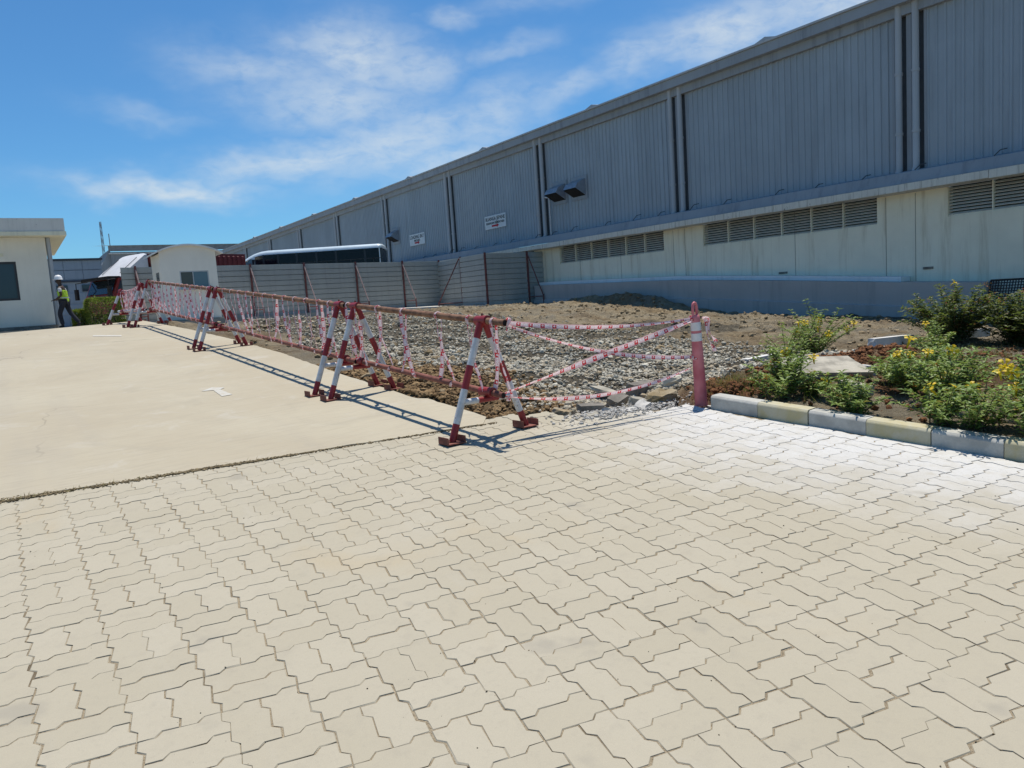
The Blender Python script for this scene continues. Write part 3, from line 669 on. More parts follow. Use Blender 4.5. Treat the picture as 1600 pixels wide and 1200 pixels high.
def winding(tops, bots, al, ac, ys, name, label, seed, wid=.052, hang=0.0):
    """tape zigzagging between the two pipes; ys: distances along the barrier"""
    r = random.Random(seed); rb = Ribbon(); T0, T1 = tops; B0, B1 = bots; L = Vector((T1.x - T0.x, T1.y - T0.y, 0)).length
    top = lambda s: T0.lerp(T1, s / L) - Vector((0, 0, hang * 4 * max(0, s / L) * max(0, 1 - s / L)))
    bot = lambda s: B0.lerp(B1, s / L)
    sp = abs(ys[1] - ys[0])
    for i, s in enumerate(ys):
        s += r.gauss(0, sp * .05)
        for side, off in ((1, sp * r.uniform(.2, .3)), (-1, -sp * r.uniform(.40, .52))):
            p = top(s) + ac * (side * .029) + al * (.006 * side); q = bot(s + off) + ac * (side * .026 * (1 if r.random() < .7 else -1))
            n = 12; ph = r.uniform(-.5, .5); tw = r.gauss(0, .5); pts = []; nr = []; ws = []
            for k in range(n + 1):
                t = k / n; e = p.lerp(q, t) + ac * (side * .02 * math.sin(math.pi * t) * r.uniform(.7, 1.3)) + al * (.012 * math.sin(2 * math.pi * t + ph))
                pts.append(e); an = ph + tw * math.sin(t * 2.4 + ph); nr.append((ac * math.cos(an) + al * math.sin(an)).normalized())
                ws.append(wid * (.55 + .45 * r.random()) * (.75 + .38 * math.sin(math.pi * min(1, max(.08, t * 1.15)))) * r.uniform(.8, 1.12))
            rb.strip(pts, nr, ws)
        # loop over the top pipe and under the bottom pipe
        for cfun, rad, c0 in ((top, RT + .004, s), ):
            c = cfun(c0); pts = []; nr = []
            for k in range(13):
                a = math.pi * (-.35 + 1.7 * k / 12); d = ac * math.cos(a) + Vector((0, 0, math.sin(a))); pts.append(c + d * rad + al * (.01 * (k / 6 - 1))); nr.append(d)
            rb.strip(pts, nr, [wid * .62] * 13)
        c = bot(s - sp * .4); pts = []; nr = []
        for k in range(11):
            a = math.pi * (1.0 + 1.0 * k / 10 - .1); d = ac * math.cos(a) + Vector((0, 0, math.sin(a))); pts.append(c + d * (RB + .004) + al * (.05 * (k / 5 - 1))); nr.append(d)
        rb.strip(pts, nr, [wid * .6] * 11)
    return rb.build(name, label, 'warning tape wound on the barriers')
def barriers():
    g = barrier('nearest pipe barrier, standing partly on the block paving', [(3.03, 5.0), (2.905, 7.2)], (.29, .2), (.21, .12))
    winding(*g, [-.17, .16, .66, 1.2, 1.72, 2.17, 2.36], 'barrier_tape', 'warning tape zigzagging on the nearest barrier', 1)
    g = barrier('second pipe barrier from the camera, longer, on the concrete rim', [(2.86, 7.52), (2.70, 12.08)], (.14, .12), (.3, .1))
    winding(*g, [.2 + .36 * k for k in range(12)], 'barrier_tape', 'warning tape zigzagging on the second barrier', 2)
    g = barrier('third pipe barrier from the camera, between booth and concrete rim', [(2.685, 12.42), (2.47, 16.9)], (.12, .12), (.1, .1))
    winding(*g, [.15 + .33 * k for k in range(14)], 'barrier_tape', 'warning tape zigzagging on the third barrier', 3)
    g = barrier('farthest pipe barrier, low, beside the clipped hedge', [(2.36, 17.15), (2.10, 18.15)], (.03, .05), (.12, .25), (.93, .78), True, False)
    winding(*g, [.05 + .085 * k for k in range(12)], 'barrier_tape', 'dense warning tape hanging on the farthest barrier by the hedge', 4, .045, .06)
barriers()

# ------------------------------------------------------------------ bollard with tape strung to the nearest barrier
def bollard():
    z0 = float(plane_z(4.95, 4.6)); root = empty('delineator_post', (4.95, 4.6, z0 - .01)); root.rotation_euler = (R(1.0), R(-3.6), 0)
    tag(root, 'faded red plastic delineator post with white bands and loop handle', 'bollard')
    PK = mat('faded_red_plastic', (.56, .12, .14), .5, .14, 5, col2=(.66, .22, .23), bump=.08, bscale=40)
    SV = mat('reflective_band', (.66, .62, .60), .4, .12, 8, bump=.2, bscale=120)
    b = MB(); b.lathe([(.0, 0), (.056, 0), (.056, .008), (.0545, .03), (.047, .5), (.045, .56), (.0415, .735), (.040, .76), (.034, .785), (.028, .79), (0, .79)], 28, 0); b.build('body', [PK], root, 40)
    for z0_, z1 in ((.565, .635), (.655, .73)):
        r = lambda z: .0482 - (z - .5) * .022
        b = MB(); b.lathe([(r(z0_) - .004, z0_), (r(z0_), z0_ + .002), (r(z1), z1 - .002), (r(z1) - .004, z1)], 28); b.build('reflective_band', [SV], root, 40)
    b = MB(); pts = [(.03 * s, 0, z) for s, z in ((-1, .78), (-1.05, .84), (-.9, .875))]
    pts = [(-.023, 0, .77), (-.024, 0, .83), (-.021, 0, .868), (-.011, 0, .888), (0, 0, .893), (.011, 0, .888), (.021, 0, .868), (.024, 0, .83), (.023, 0, .77)]
    b.path(pts, .0125, 12); b.build('handle', [PK], root, 60)
    # tape
    rb = Ribbon(); r = random.Random(5); top = Vector((4.93, 4.62, z0 + .755)); A = Vector((3.035, 4.77, 1.385)); Bq = Vector((3.035, 4.83, .845))
    def strand(p, q, sag, w, tw=0.0, n=40, fold=1.0):
        pts = []; nr = []; ws = []; d = (q - p); side = Vector((-d.y, d.x, 0)).normalized()
        for k in range(n + 1):
            t = k / n; e = p.lerp(q, t) - Vector((0, 0, sag * 4 * t * (1 - t))); pts.append(e)
            a = tw * math.sin(3.0 * t + 1) + .35 * math.sin(11 * t + tw * 9); nr.append((side * math.cos(a) + Vector((0, 0, 1)) * math.sin(a)).normalized()); ws.append(w * (1 - .35 * abs(2 * t - 1) ** 4) * (.55 + .5 * abs(math.sin(2.3 * t + tw * 5))) * r.uniform(.9, 1.08))
        rb.strip(pts, nr, ws)
    strand(A + Vector((.02, .02, 0)), top + Vector((-.06, -.02, -.005)), .055, .038, .25)
    strand(A + Vector((.02, .0, -.01)), Vector((4.885, 4.63, z0 + .42)), .085, .036, .5)
    strand(Bq + Vector((.03, -.02, 0)), top + Vector((-.058, -.03, -.02)), .0, .05, .7)
    strand(Bq + Vector((.03, -.03, -.02)), Vector((4.90, 4.66, z0 + .32)), .11, .036, .8)
    for zz in (.75, .415):     # wrapped round the post
        c = Vector((4.95, 4.6, z0)) + Vector((-.055 * (zz / .88), 0, zz)); pts = []; nr = []
        for k in range(25):
            a = 2 * math.pi * k / 24; d = Vector((math.cos(a), math.sin(a), 0)); pts.append(c + d * (.0455 + .03 * (.75 - zz) * .5) + Vector((0, 0, .012 * math.sin(a + zz)))); nr.append(d)
        rb.strip(pts, nr, [.03] * 25)
    for dx, ln in ((.055, .30), (.075, .22)):         # loose tails
        p = top + Vector((dx, -.045, .0)); pts = [p + Vector((.10 * t + .015 * math.sin(9 * t), -.02 * t, -ln * t + .02 * math.sin(6 * t))) for t in np.linspace(0, 1, 16)]
        rb.strip(pts, [Vector((math.cos(4 * t), math.sin(4 * t), .2)).normalized() for t in np.linspace(0, 1, 16)], [.035] * 16)
    p = A + Vector((.03, -.05, .02)); pts = [p + Vector((.02 * math.sin(5 * t), -.03 * t, .03 * math.sin(3 * t) - .10 * t)) for t in np.linspace(0, 1, 10)]
    rb.strip(pts, [Vector((math.cos(3 * t), math.sin(3 * t), .3)).normalized() for t in np.linspace(0, 1, 10)], [.035] * 10)
    rb.build('barrier_tape', 'warning tape strung in crossing strands between the nearest barrier and the post')
bollard()

# ------------------------------------------------------------------ kerb with alternately painted stones
KG = mat('kerb_grey_paint', (.42, .41, .37), .8, .14, 7, bump=.25, bscale=70, bdist=.006)
KY = mat('kerb_cream_paint', (.54, .47, .26), .8, .2, 7, col2=(.46, .43, .32), bump=.25, bscale=70, bdist=.006)
def kerb():
    root = empty('kerb', (4.875, 4.4, float(plane_z(4.875, 4.4)))); struct(root, 'low kerb of grey and cream painted stones along the flower bed'); O = root.location
    n = Vector((1, .128, 0)).normalized(); y = 4.42; k = 0; r = random.Random(2)
    while y > -2.6:
        ln = .43 + r.uniform(-.01, .01); y1 = y - ln + .006
        P0 = Vector((float(kerb_x(y)), y, float(plane_z(kerb_x(y), y)))); P1 = Vector((float(kerb_x(y1)), y1, float(plane_z(kerb_x(y1), y1))))
        dz = r.gauss(0, .003); dn = r.gauss(0, .004); b = MB()
        prof = [(0, -.12), (0, .094), (.004, .101), (.016, .113), (.022, .115), (.136, .117), (.14, .112), (.14, -.12)]
        b.prism(prof, lambda u, v, e: (P0 if e == 0 else P1) + n * (u + dn) + Vector((0, 0, v + dz)) - O)
        b.build('kerb_stone', [KG if k % 2 == 0 else KY], root); y -= ln; k += 1
kerb()

# ------------------------------------------------------------------ rubble at the broken edge
def chunk(name, label, cat, loc, size, rot, m, seed, rough=.12, group='broken pieces at the edge of the paving', sub=2):
    """an angular broken block: subdivided box, corners knocked off"""
    r = np.random.default_rng(seed); k = sub + 2; g = np.linspace(-1, 1, k); V = []; F = []; idx = {}
    def vid(p):
        key = tuple(np.round(p, 4))
        if key not in idx: idx[key] = len(V); V.append(np.array(p, float))
        return idx[key]
    for ax in range(3):
        for sg in (-1, 1):
            for i in range(k - 1):
                for j in range(k - 1):
                    q = []
                    for a, c in ((i, j), (i + 1, j), (i + 1, j + 1), (i, j + 1)):
                        p = [0, 0, 0]; p[ax] = sg; p[(ax + 1) % 3] = g[a]; p[(ax + 2) % 3] = g[c]; q.append(vid(p))
                    F.append(tuple(q) if sg > 0 else tuple(reversed(q)))
    V = np.array(V); cn = (np.abs(V) > .99).sum(1); V = V * (1 - rough * .35 * (cn == 3)[:, None] * r.random((len(V), 1)) - rough * .12 * (cn == 2)[:, None] * r.random((len(V), 1)))
    V += r.normal(0, rough * .3, V.shape); V *= np.array(size) / 2 * (.86 if size[0] < .45 else 1)
    me = bpy.data.meshes.new(name); me.from_pydata(V.tolist(), [], F); me.materials.append(m); me.update()
    z = float(max(soil_z(loc[0], loc[1]), plane_z(loc[0], loc[1]) - .05)) if loc[2] is None else loc[2]
    o = link(name, me, None, (loc[0], loc[1], z + size[2] * .18), rot); return tag(o, label, cat, group)
def rubble():
    YB = mat('earthy_stone', (.30, .225, .115), .95, .3, 7, col2=(.36, .30, .2), bump=.7, bscale=30, bdist=.02)
    A = [('broken_kerb', 'dark square-ended kerb fragment lying just behind the paving edge', 'rubble', (4.20, 5.20, None), (.26, .14, .12), (.1, .05, -.35), DARKCONC, 1, .1),
         ('broken_paver', 'dark tilted paver fragment behind the kerb fragment', 'rubble', (4.62, 5.32, None), (.24, .14, .1), (.35, -.2, .3), DARKCONC, 2, .14),
         ('broken_paver', 'grey block with pale top next to the yellowish boulder', 'rubble', (4.68, 5.12, None), (.17, .12, .11), (.1, .25, -.5), OLDCONC, 3, .12),
         ('boulder', 'yellowish earthy boulder, largest lump near the post', 'boulder', (4.92, 5.06, None), (.30, .20, .15), (.1, -.15, .15), YB, 4, .5),
         ('drain_slab', 'flat pale slab with ribs tilted among the stones', 'slab', (4.85, 5.75, None), (.34, .28, .045), (.3, .15, .4), OLDCONC, 5, .08),
         ('broken_kerb', 'dark long block behind the yellowish boulder', 'rubble', (5.15, 5.55, None), (.38, .14, .13), (.1, .0, .1), DARKCONC, 6, .16),
         ('broken_paver', 'grey wedge of paver sticking up from the paving edge', 'rubble', (3.98, 4.99, None), (.24, .10, .09), (.15, -.1, -.25), OLDCONC, 7, .18),
         ('stone', 'rounded tan stone left of the kerb fragment', 'stone', (3.92, 5.22, None), (.15, .12, .1), (.2, .1, .4), TANCLOD, 8, .4),
         ('concrete_lump', 'pale concrete lump amid the cement crumbs', 'rubble', (4.24, 5.0, None), (.15, .12, .1), (.3, .2, .7), PALECONC, 9, .38),
         ('concrete_lump', 'jagged pale lump at the foot of the yellowish boulder', 'rubble', (4.6, 4.96, None), (.17, .12, .1), (.2, -.3, .2), PALECONC, 10, .4),
         ('stone', 'grey stone to the left of the delineator post', 'stone', (5.35, 5.35, None), (.26, .2, .15), (.1, .2, .9), GRAV, 11, .38),
         ('stone', 'small grey chip right at the corner of the concrete slab', 'stone', (3.76, 5.16, None), (.12, .07, .05), (.1, .1, .2), OLDCONC, 12, .25),
         ('stone', 'small dark chip at the paving edge beside the barrier foot', 'stone', (3.62, 5.24, None), (.1, .07, .05), (.2, .1, .6), DARKCONC, 13, .25),
         ('paver_edge', 'white chip of kerb beside the base of the post', 'rubble', (5.02, 4.56, None), (.09, .07, .05), (.1, .1, .2), PALECONC, 14, .2)]
    for a in A: chunk(*a)
    G = 'concrete pieces lying in the flower bed'
    z = lambda x, y: float(soil_z(x, y))
    chunk('drain_cover', 'large rough concrete slab tilted in the flower bed', 'slab', (6.42, 4.42, z(6.42, 4.42) + .03), (.74, .50, .10), (R(13), R(3), R(-30)), OLDCONC, 20, .06, G)
    chunk('concrete_block', 'whitish block at the right corner of the tilted slab', 'slab', (6.78, 4.2, z(6.7, 4.2)), (.14, .22, .13), (0, R(8), R(-30)), PALECONC, 21, .1, G)
    chunk('concrete_strip', 'narrow pale concrete strip in front of the tilted slab', 'slab', (5.85, 3.72, z(5.85, 3.7) + .05), (.10, .42, .09), (R(4), 0, R(-22)), OLDCONC, 22, .1, G)
    chunk('white_kerb', 'short white painted kerb stone on red soil near the orange-flowered bushes', 'kerb', (11.9, 6.93, z(11.9, 6.93) + .04), (1.35, .14, .17), (0, R(2), R(6)), WHITEPAINT, 23, .05, G)
    chunk('white_kerb', 'thin white kerb piece at the left rim of the flower bed', 'kerb', (8.75, 6.95, z(8.75, 6.95)), (1.0, .12, .12), (0, 0, R(9)), WHITEPAINT, 24, .05, G)
    chunk('white_kerb', 'white kerb piece half hidden under the leftmost orange-flowered bush', 'kerb', (13.4, 6.6, z(13.4, 6.6) + .02), (1.3, .14, .14), (0, 0, R(-12)), WHITEPAINT, 25, .05, G)
rubble()
# ------------------------------------------------------------------ plants
def leaf_mat(name, a, b, dead=(.30, .2, .06), deadp=.04, tr=.35):
    m, q = newmat(name); g = q.new('ShaderNodeNewGeometry'); r = g.outputs['Random Per Island']
    c = q.mix(r, c4(a), c4(b)); c = q.mix(q.m('GREATER_THAN', q.m('FRACT', q.m('MULTIPLY', r, 17.3)), 1 - deadp), c, c4(dead))
    finish(q, c, .5, spec=.35, trans=q.mix(.5, c, c4((.25, .33, .04))), extra=tr); return m
ALEAF = leaf_mat('allamanda_leaf', (.11, .18, .04), (.33, .43, .12)); ILEAF = leaf_mat('ixora_leaf', (.04, .065, .018), (.13, .165, .05), (.22, .08, .03), .06)
HLEAF = leaf_mat('hedge_leaf', (.05, .09, .018), (.19, .26, .05)); GLEAF = leaf_mat('grass_blade', (.06, .085, .02), (.16, .17, .05), (.28, .22, .1), .25)
DRYG = leaf_mat('dry_grass', (.16, .13, .06), (.26, .2, .1), deadp=.1)
STEM = mat('woody_stem', (.14, .105, .065), .85, .25, 20, bump=.2)
YEL = leaf_mat('yellow_petal', (.72, .46, .012), (.80, .58, .02), (.62, .30, .02), .12, .3); ORG = leaf_mat('orange_petal', (.45, .11, .02), (.55, .2, .03), deadp=0)
def flower_mesh(name, m, R0=.05):
    V = []; F = []
    for k in range(5):
        a = 2 * math.pi * k / 5; b = len(V)
        for rr, da, z in ((.18, 0, -.2), (.55, -.42, .1), (.95, -.36, .1), (1.08, 0, -.02), (.95, .36, .1), (.55, .42, .1), (.62, 0, .16)):
            V.append((rr * R0 * math.cos(a + da), rr * R0 * math.sin(a + da), z * R0))
        F += [(b, b + 1, b + 6), (b + 1, b + 2, b + 6), (b + 2, b + 3, b + 6), (b + 3, b + 4, b + 6), (b + 4, b + 5, b + 6), (b + 5, b, b + 6)]
    b = len(V); n = 6
    for rr, z in ((.25, -.1), (.16, -1.0), (.1, -1.6)): V += [(rr * R0 * math.cos(2 * math.pi * k / n), rr * R0 * math.sin(2 * math.pi * k / n), z * R0) for k in range(n)]
    for i in (0, 1): F += [(b + i * n + k, b + i * n + (k + 1) % n, b + (i + 1) * n + (k + 1) % n, b + (i + 1) * n + k) for k in range(n)]
    me = bpy.data.meshes.new(name); me.from_pydata(V, [], F); me.materials.append(m); me.update(); return me
FLM = flower_mesh('flower', YEL); FLD = flower_mesh('wilted_flower', ORG, .022)
def shrub(name, label, cat, x, y, h, spread, stems, nodes, m, seed, flowers=(), group=None, leaf=(.055, .022), whorl=5, lean=(0, 0), wilt=0, randfl=0, flm=None, bare=.12, base=None):
    r = np.random.default_rng(seed); z = float(ground_z(x, y)) - .01 if base is None else base; root = empty(name, (x, y, z)); tag(root, label, cat, group)
    sb = MB(); LP = []; LD = []; tips = []
    for s in range(stems):
        a = r.uniform(0, 2 * math.pi); out = spread * math.sqrt(r.random()); hh = h * r.uniform(.45, 1.0) * (1 - .3 * out / max(spread, .01))
        b0 = Vector((r.normal(0, spread * .13), r.normal(0, spread * .13), 0)); e = Vector((math.cos(a) * out + lean[0], math.sin(a) * out + lean[1], hh)); mid = b0.lerp(e, .5) + Vector((-math.cos(a) * out * .12, -math.sin(a) * out * .12, hh * .12))
        pts = [b0 * ((1 - t) ** 2) + mid * (2 * t * (1 - t)) + e * (t * t) for t in np.linspace(0, 1, 6)]
        sb.path(pts, [.0055, .005, .0042, .0035, .0028, .0015], 5, caps=False); tips.append(e)
        for t in np.linspace(bare + r.uniform(0, .1), 1, nodes):
            c = b0 * ((1 - t) ** 2) + mid * (2 * t * (1 - t)) + e * (t * t); ph = r.uniform(0, 6.28)
            for k in range(whorl):
                an = ph + 2 * math.pi * k / whorl + r.normal(0, .25); LP.append(c + Vector(r.normal(0, .006, 3))); LD.append((math.cos(an), math.sin(an), r.uniform(-.1, .75)))
    P = np.array([tuple(p) for p in LP]); D = np.array(LD); n = len(P)
    V, F = leaves(P, D, np.tile([0, 0, 1.0], (n, 1)) + r.normal(0, .25, (n, 3)), leaf[0] * r.uniform(.55, 1.25, n), leaf[1] * r.uniform(.7, 1.2, n))
    sb.build('stems', [STEM], root, 60); link('foliage', npmesh('foliage', V, F, m), root)
    fm = flm or FLM
    for f in flowers:
        o = link('flower', fm, root, Vector(f) - root.location); o.rotation_euler = (R(38 + r.normal(0, 22)), R(r.normal(0, 18)), R(-35 + r.normal(0, 25))); k = r.uniform(.85, 1.15); o.scale = (k, k, k)
    for _ in range(randfl):
        o = link('flower', fm, root, tips[r.integers(len(tips))] * r.uniform(.92, 1.03)); o.rotation_euler = (r.normal(.4, .4), r.normal(0, .4), r.uniform(0, 6)); k = r.uniform(.7, 1.1); o.scale = (k, k, k)
    for _ in range(wilt):
        o = link('wilted_flower', FLD, root, tips[r.integers(len(tips))] * r.uniform(.8, 1.0)); o.rotation_euler = (r.normal(1.5, .5), r.normal(0, .5), r.uniform(0, 6))
    return root
def plants():
    G = 'yellow-flowered shrubs in the kerbed bed'
    S_ = [('yellow_shrub', 'leafy shrub with yellow blooms at the corner of the kerb near the post', 'shrub', 5.72, 4.30, .36, .30, 20, 8, ALEAF, 1, [(5.79, 4.28, .66), (5.97, 4.2, .77), (5.77, 4.34, .82)]),
          ('yellow_shrub', 'low leafy shrub between the kerb and the tilted slab', 'shrub', 5.56, 3.95, .17, .2, 12, 7, ALEAF, 2, []),
          ('yellow_shrub', 'tall thin shrub with many yellow blooms behind the corner shrub', 'shrub', 9.6, 6.75, .62, .72, 42, 11, ALEAF, 3, [(9.21, 6.6, .87), (9.39, 6.5, .90), (9.35, 6.5, .80), (9.38, 6.35, .70), (9.72, 6.3, .75), (9.9, 6.3, .82)]),
          ('yellow_shrub', 'sparse shrub at the left rim of the bed over white kerb', 'shrub', 8.1, 6.05, .50, .34, 18, 8, ALEAF, 4, []),
          ('yellow_shrub', 'shrub with four yellow blooms in a row, middle of the bed', 'shrub', 6.20, 3.46, .30, .34, 26, 8, ALEAF, 5, [(6.13, 3.52, .80), (6.23, 3.46, .79), (6.35, 3.38, .80), (6.24, 3.47, .92)]),
          ('yellow_shrub', 'trailing shrub whose sprig hangs over the first cream kerb stone', 'shrub', 5.30, 3.36, .24, .28, 16, 7, ALEAF, 6, []),
          ('yellow_shrub', 'dense shrub with one yellow bloom right of the row of four', 'shrub', 6.0, 3.05, .34, .34, 26, 8, ALEAF, 7, [(6.02, 3.02, .84)]),
          ('yellow_shrub', 'straggly shrub leaning over the second grey kerb stone', 'shrub', 5.36, 2.78, .26, .30, 16, 7, ALEAF, 8, []),
          ('yellow_shrub', 'shrub with a cluster of yellow blooms at the right border of the photo', 'shrub', 5.72, 2.34, .34, .30, 24, 8, ALEAF, 9, [(5.58, 2.45, .80), (5.54, 2.47, .76), (5.61, 2.42, .745), (5.62, 2.4, .65)]),
          ('yellow_shrub', 'dark leafy shrub overhanging the kerb at the right border', 'shrub', 5.40, 2.16, .30, .30, 16, 7, ALEAF, 10, []),
          ('yellow_shrub', 'small shrub in the open middle of the bed near red soil', 'shrub', 7.1, 3.75, .24, .3, 14, 6, ALEAF, 11, []),
          ('yellow_shrub', 'small shrub beside the narrow pale concrete strip', 'shrub', 5.42, 3.62, .22, .2, 12, 6, ALEAF, 13, []),
          ('yellow_shrub', 'single upright shrub with a yellow bloom in front of the orange-flowered bushes', 'shrub', 10.2, 5.35, .4, .26, 14, 8, ALEAF, 12, [(9.9, 5.3, .80)])]
    more = [('low leafy sprawl behind the second cream kerb stone', 5.40, 2.52), ('bushy growth behind the first grey kerb stone', 5.30, 4.02), ('leafy clump behind the third grey kerb stone', 5.62, 1.9), ('small clump between the row of four blooms and the red soil', 6.75, 3.3), ('pale green clump right of the tilted slab', 6.55, 3.75), ('thin clump in the middle of the bed by the right border', 6.5, 2.65), ('straggling clump at the back of the bed on red soil', 8.2, 4.3), ('sparse clump by the right border behind the bloom cluster', 7.0, 2.45)]
    for k, (lab, x, y) in enumerate(more): S_.append(('leafy_shrub', lab, 'shrub', x, y, .3, .32, 18, 8, ALEAF, 100 + k, []))
    for a in S_:
        a = list(a); a[5] *= 1.42; a[6] *= .9; a[7] = int(a[7] * 1.0); a[8] += 1; a[11] = [(f[0], f[1], f[2] + .09) for f in a[11]]
        shrub(*a, group=G, wilt=2 if a[10] % 2 else 0, randfl=(2 if a[10] in (2, 4, 8, 10, 100, 103) else 0), leaf=(.062, .024))
    G = 'orange-flowered bushes by the warehouse wall'
    for k, (lab, x, y, h, sp, nst) in enumerate([('leftmost bushy orange-flowered bush near the plinth, taller', 12.7, 6.35, 1.08, .78, 100), ('orange-flowered bush left of the black grate, second from left', 13.2, 5.6, 1.05, .8, 100), ('orange-flowered bush just in front of the black grate', 13.0, 4.85, 1.02, .8, 100), ('dark bush cut by the right border below the black grate', 13.1, 4.1, 1.02, .8, 90)]):
        shrub('ixora_bush', lab, 'bush', x, y, h, sp, nst, 12, ILEAF, 40 + k, [(12.66, 6.31, 1.36)] if k == 0 else [], G, (.085, .036), 5, bare=.08)
        r = np.random.default_rng(60 + k); rt = [o for o in bpy.data.objects if o.get('label') == lab][0]
        P = []
        for c in range(7 if k < 3 else 3):
            a = r.uniform(0, 6.28); rad = sp * .6 * math.sqrt(r.random()); ctr = np.array([math.cos(a) * rad, math.sin(a) * rad, h * r.uniform(.6, .9)])
            P.append(ctr + r.normal(0, .03, (16, 3)))
        P = np.concatenate(P); V, F = leaves(P, r.normal(0, 1, P.shape) + [0, 0, .5], np.tile([0, 0, 1.0], (len(P), 1)) + r.normal(0, .3, P.shape), r.uniform(.02, .035, len(P)), r.uniform(.012, .02, len(P)))
        link('blossom_clusters', npmesh('blossom_clusters', V, F, ORG), rt)
    shrub('yellow_shrub', 'tall sprig with one yellow bloom rising above the leftmost orange-flowered bush', 'shrub', 12.45, 6.5, 1.25, .22, 4, 9, ALEAF, 70, [], G, (.08, .03), 4, bare=.5)
    # grass tufts in the bed
    n = 30000; P = np.c_[5.1 + 8.4 * rng.random(n) ** 1.3, rng.uniform(.5, 6.6, n)]; x, y = P.T
    w = sstep(.44, .6, fbm(x * 1.3, y * 1.3, 91)) * (x > kerb_x(y) + .17) * (np.where(y > 4.5, (x > 9), 1)) * np.where(x > 11, 1.6, .8)
    P = P[rng.random(n) < w]; n = len(P); P = np.c_[P, soil_z(P[:, 0], P[:, 1]) - .005]
    V, F = leaves(P, np.c_[rng.normal(0, .5, n), rng.normal(0, .5, n), rng.uniform(.5, 1.2, n)], rng.normal(0, 1, (n, 3)), rng.uniform(.03, .11, n), rng.uniform(.003, .007, n), .1, .3)
    o = link('grass', npmesh('grass', V, F, GLEAF)); o['kind'] = 'stuff'; tag(o, 'short patchy grass between the shrubs of the flower bed', 'grass')
    n = 900; P = np.array([5.42, 4.62]) + rng.normal(0, 1, (n, 2)) * [.12, .1]; P = np.c_[P, soil_z(P[:, 0], P[:, 1])]
    V, F = leaves(P, np.c_[rng.normal(0, .5, n), rng.normal(0, .5, n), rng.uniform(.5, 1.2, n)], rng.normal(0, 1, (n, 3)), rng.uniform(.04, .15, n), rng.uniform(.002, .004, n), .1, .3)
    o = link('dry_grass_tuft', npmesh('dry_grass_tuft', V, F, DRYG)); tag(o, 'dry grass tuft at the left end of the kerb', 'grass')
    # litter leaves
    # clipped hedge by the left building
    def hedge(label, x0, x1, y0, y1, h, seed):
        r = np.random.default_rng(seed); root = empty('hedge', ((x0 + x1) / 2, (y0 + y1) / 2, 1.565)); tag(root, label, 'hedge', 'clipped hedges at the far end of the yard')
        n = 5200; u = r.uniform(-1, 1, (n, 3)); ax = r.integers(0, 3, n); sg = np.where(r.random(n) < .5, -1, 1); u[np.arange(n), ax] = sg * (1 - .25 * r.random(n) ** 2); u /= np.maximum(1, (np.abs(u) ** 5).sum(1) ** (1 / 5))[:, None]
        lump = 1 + .35 * (fbm(u[:, 0] * 3 + seed, u[:, 2] * 3 + u[:, 1] * 2, seed) - .47)
        P = u * lump[:, None] * np.array([(x1 - x0) / 2, (y1 - y0) / 2, h / 2]) + [0, 0, h / 2]
        V, F = leaves(P, u + r.normal(0, .5, (n, 3)) + [0, 0, .4], np.tile([0, 0, 1.0], (n, 1)) + r.normal(0, .4, (n, 3)), r.uniform(.05, .1, n), r.uniform(.03, .05, n))
        link('foliage', npmesh('foliage', V, F, HLEAF), root); sb = MB()
        for k in range(14):
            a = Vector((r.uniform(-.8, .8) * (x1 - x0) / 2, r.uniform(-.7, .7) * (y1 - y0) / 2, 0)); e = a + Vector((r.normal(0, .1), r.normal(0, .1), h * .8)); sb.path([a, a.lerp(e, .5) + Vector((.03, 0, 0)), e], [.018, .013, .006], 5)
        b = MB(); sb.build('stems', [STEM], root, 60)
    hedge('rounded clipped hedge in front of the red truck', 2.36, 3.54, 30.2, 31.4, .98, 1)
    hedge('lower clipped hedge just behind the walking person', 2.02, 2.52, 30.9, 31.9, .60, 2)
plants()
# ------------------------------------------------------------------ buildings
def part(b, name, mats, parent, root, smooth=None):
    o = root.location; b.v = [(x - o.x, y - o.y, z - o.z) for x, y, z in b.v]
    return b.build(name, mats, parent, smooth)
def wall_mat(name, col, stain, s=1.0, peel=0.0, sheet=0.0, run=.7):
    m, q = newmat(name); p = pos(q); n = q.noise(p, .7 * s, 6, .65); st = q.noise(q.v('MULTIPLY', p, (3.0, 3.0, .22)), 1.2 * s, 6, .7); f = q.noise(p, 30, 5, .7)
    c = q.mix(q.ramp(n, .3, .7), c4(tuple(x * .9 for x in col)), c4(col))
    c = q.mix(q.ramp(st, .48, .72, 0, run), c, c4(stain))
    sh = q.new('ShaderNodeTexWhiteNoise', {'W': q.m('FLOOR', q.m('DIVIDE', q.new('ShaderNodeSeparateXYZ', {0: p}).outputs[1], 1.06))}, noise_dimensions='1D').outputs[0]
    c = q.mix(q.m('MULTIPLY', sh, sheet), c, c4(stain))
    c = q.mix(q.ramp(f, .55, .8, 0, .18), c, c4(stain))
    if peel:
        pe = q.m('MULTIPLY', q.ramp(q.noise(p, 7, 5, .75), .62, .65), q.ramp(q.noise(p, .9, 2), .48, .56)); c = q.mix(q.m('MULTIPLY', pe, peel), c, c4((.10, .095, .09)))
    finish(q, c, .8, f, .15, .005, spec=.25); return m
CLAD = wall_mat('grey_cladding', (.35, .41, .455), (.25, .29, .32), sheet=.35); CLADD = mat('dark_recess', (.075, .085, .095), .7, .1)
TRIM = wall_mat('grey_trim', (.30, .335, .365), (.18, .20, .22)); PIPEM = wall_mat('grey_downpipe', (.42, .445, .46), (.28, .3, .31))
PLASTER = wall_mat('white_plaster', (.86, .81, .64), (.52, .45, .31)); EDGEW = wall_mat('stained_slab_edge', (.66, .64, .56), (.20, .18, .13), 3.0, .8)
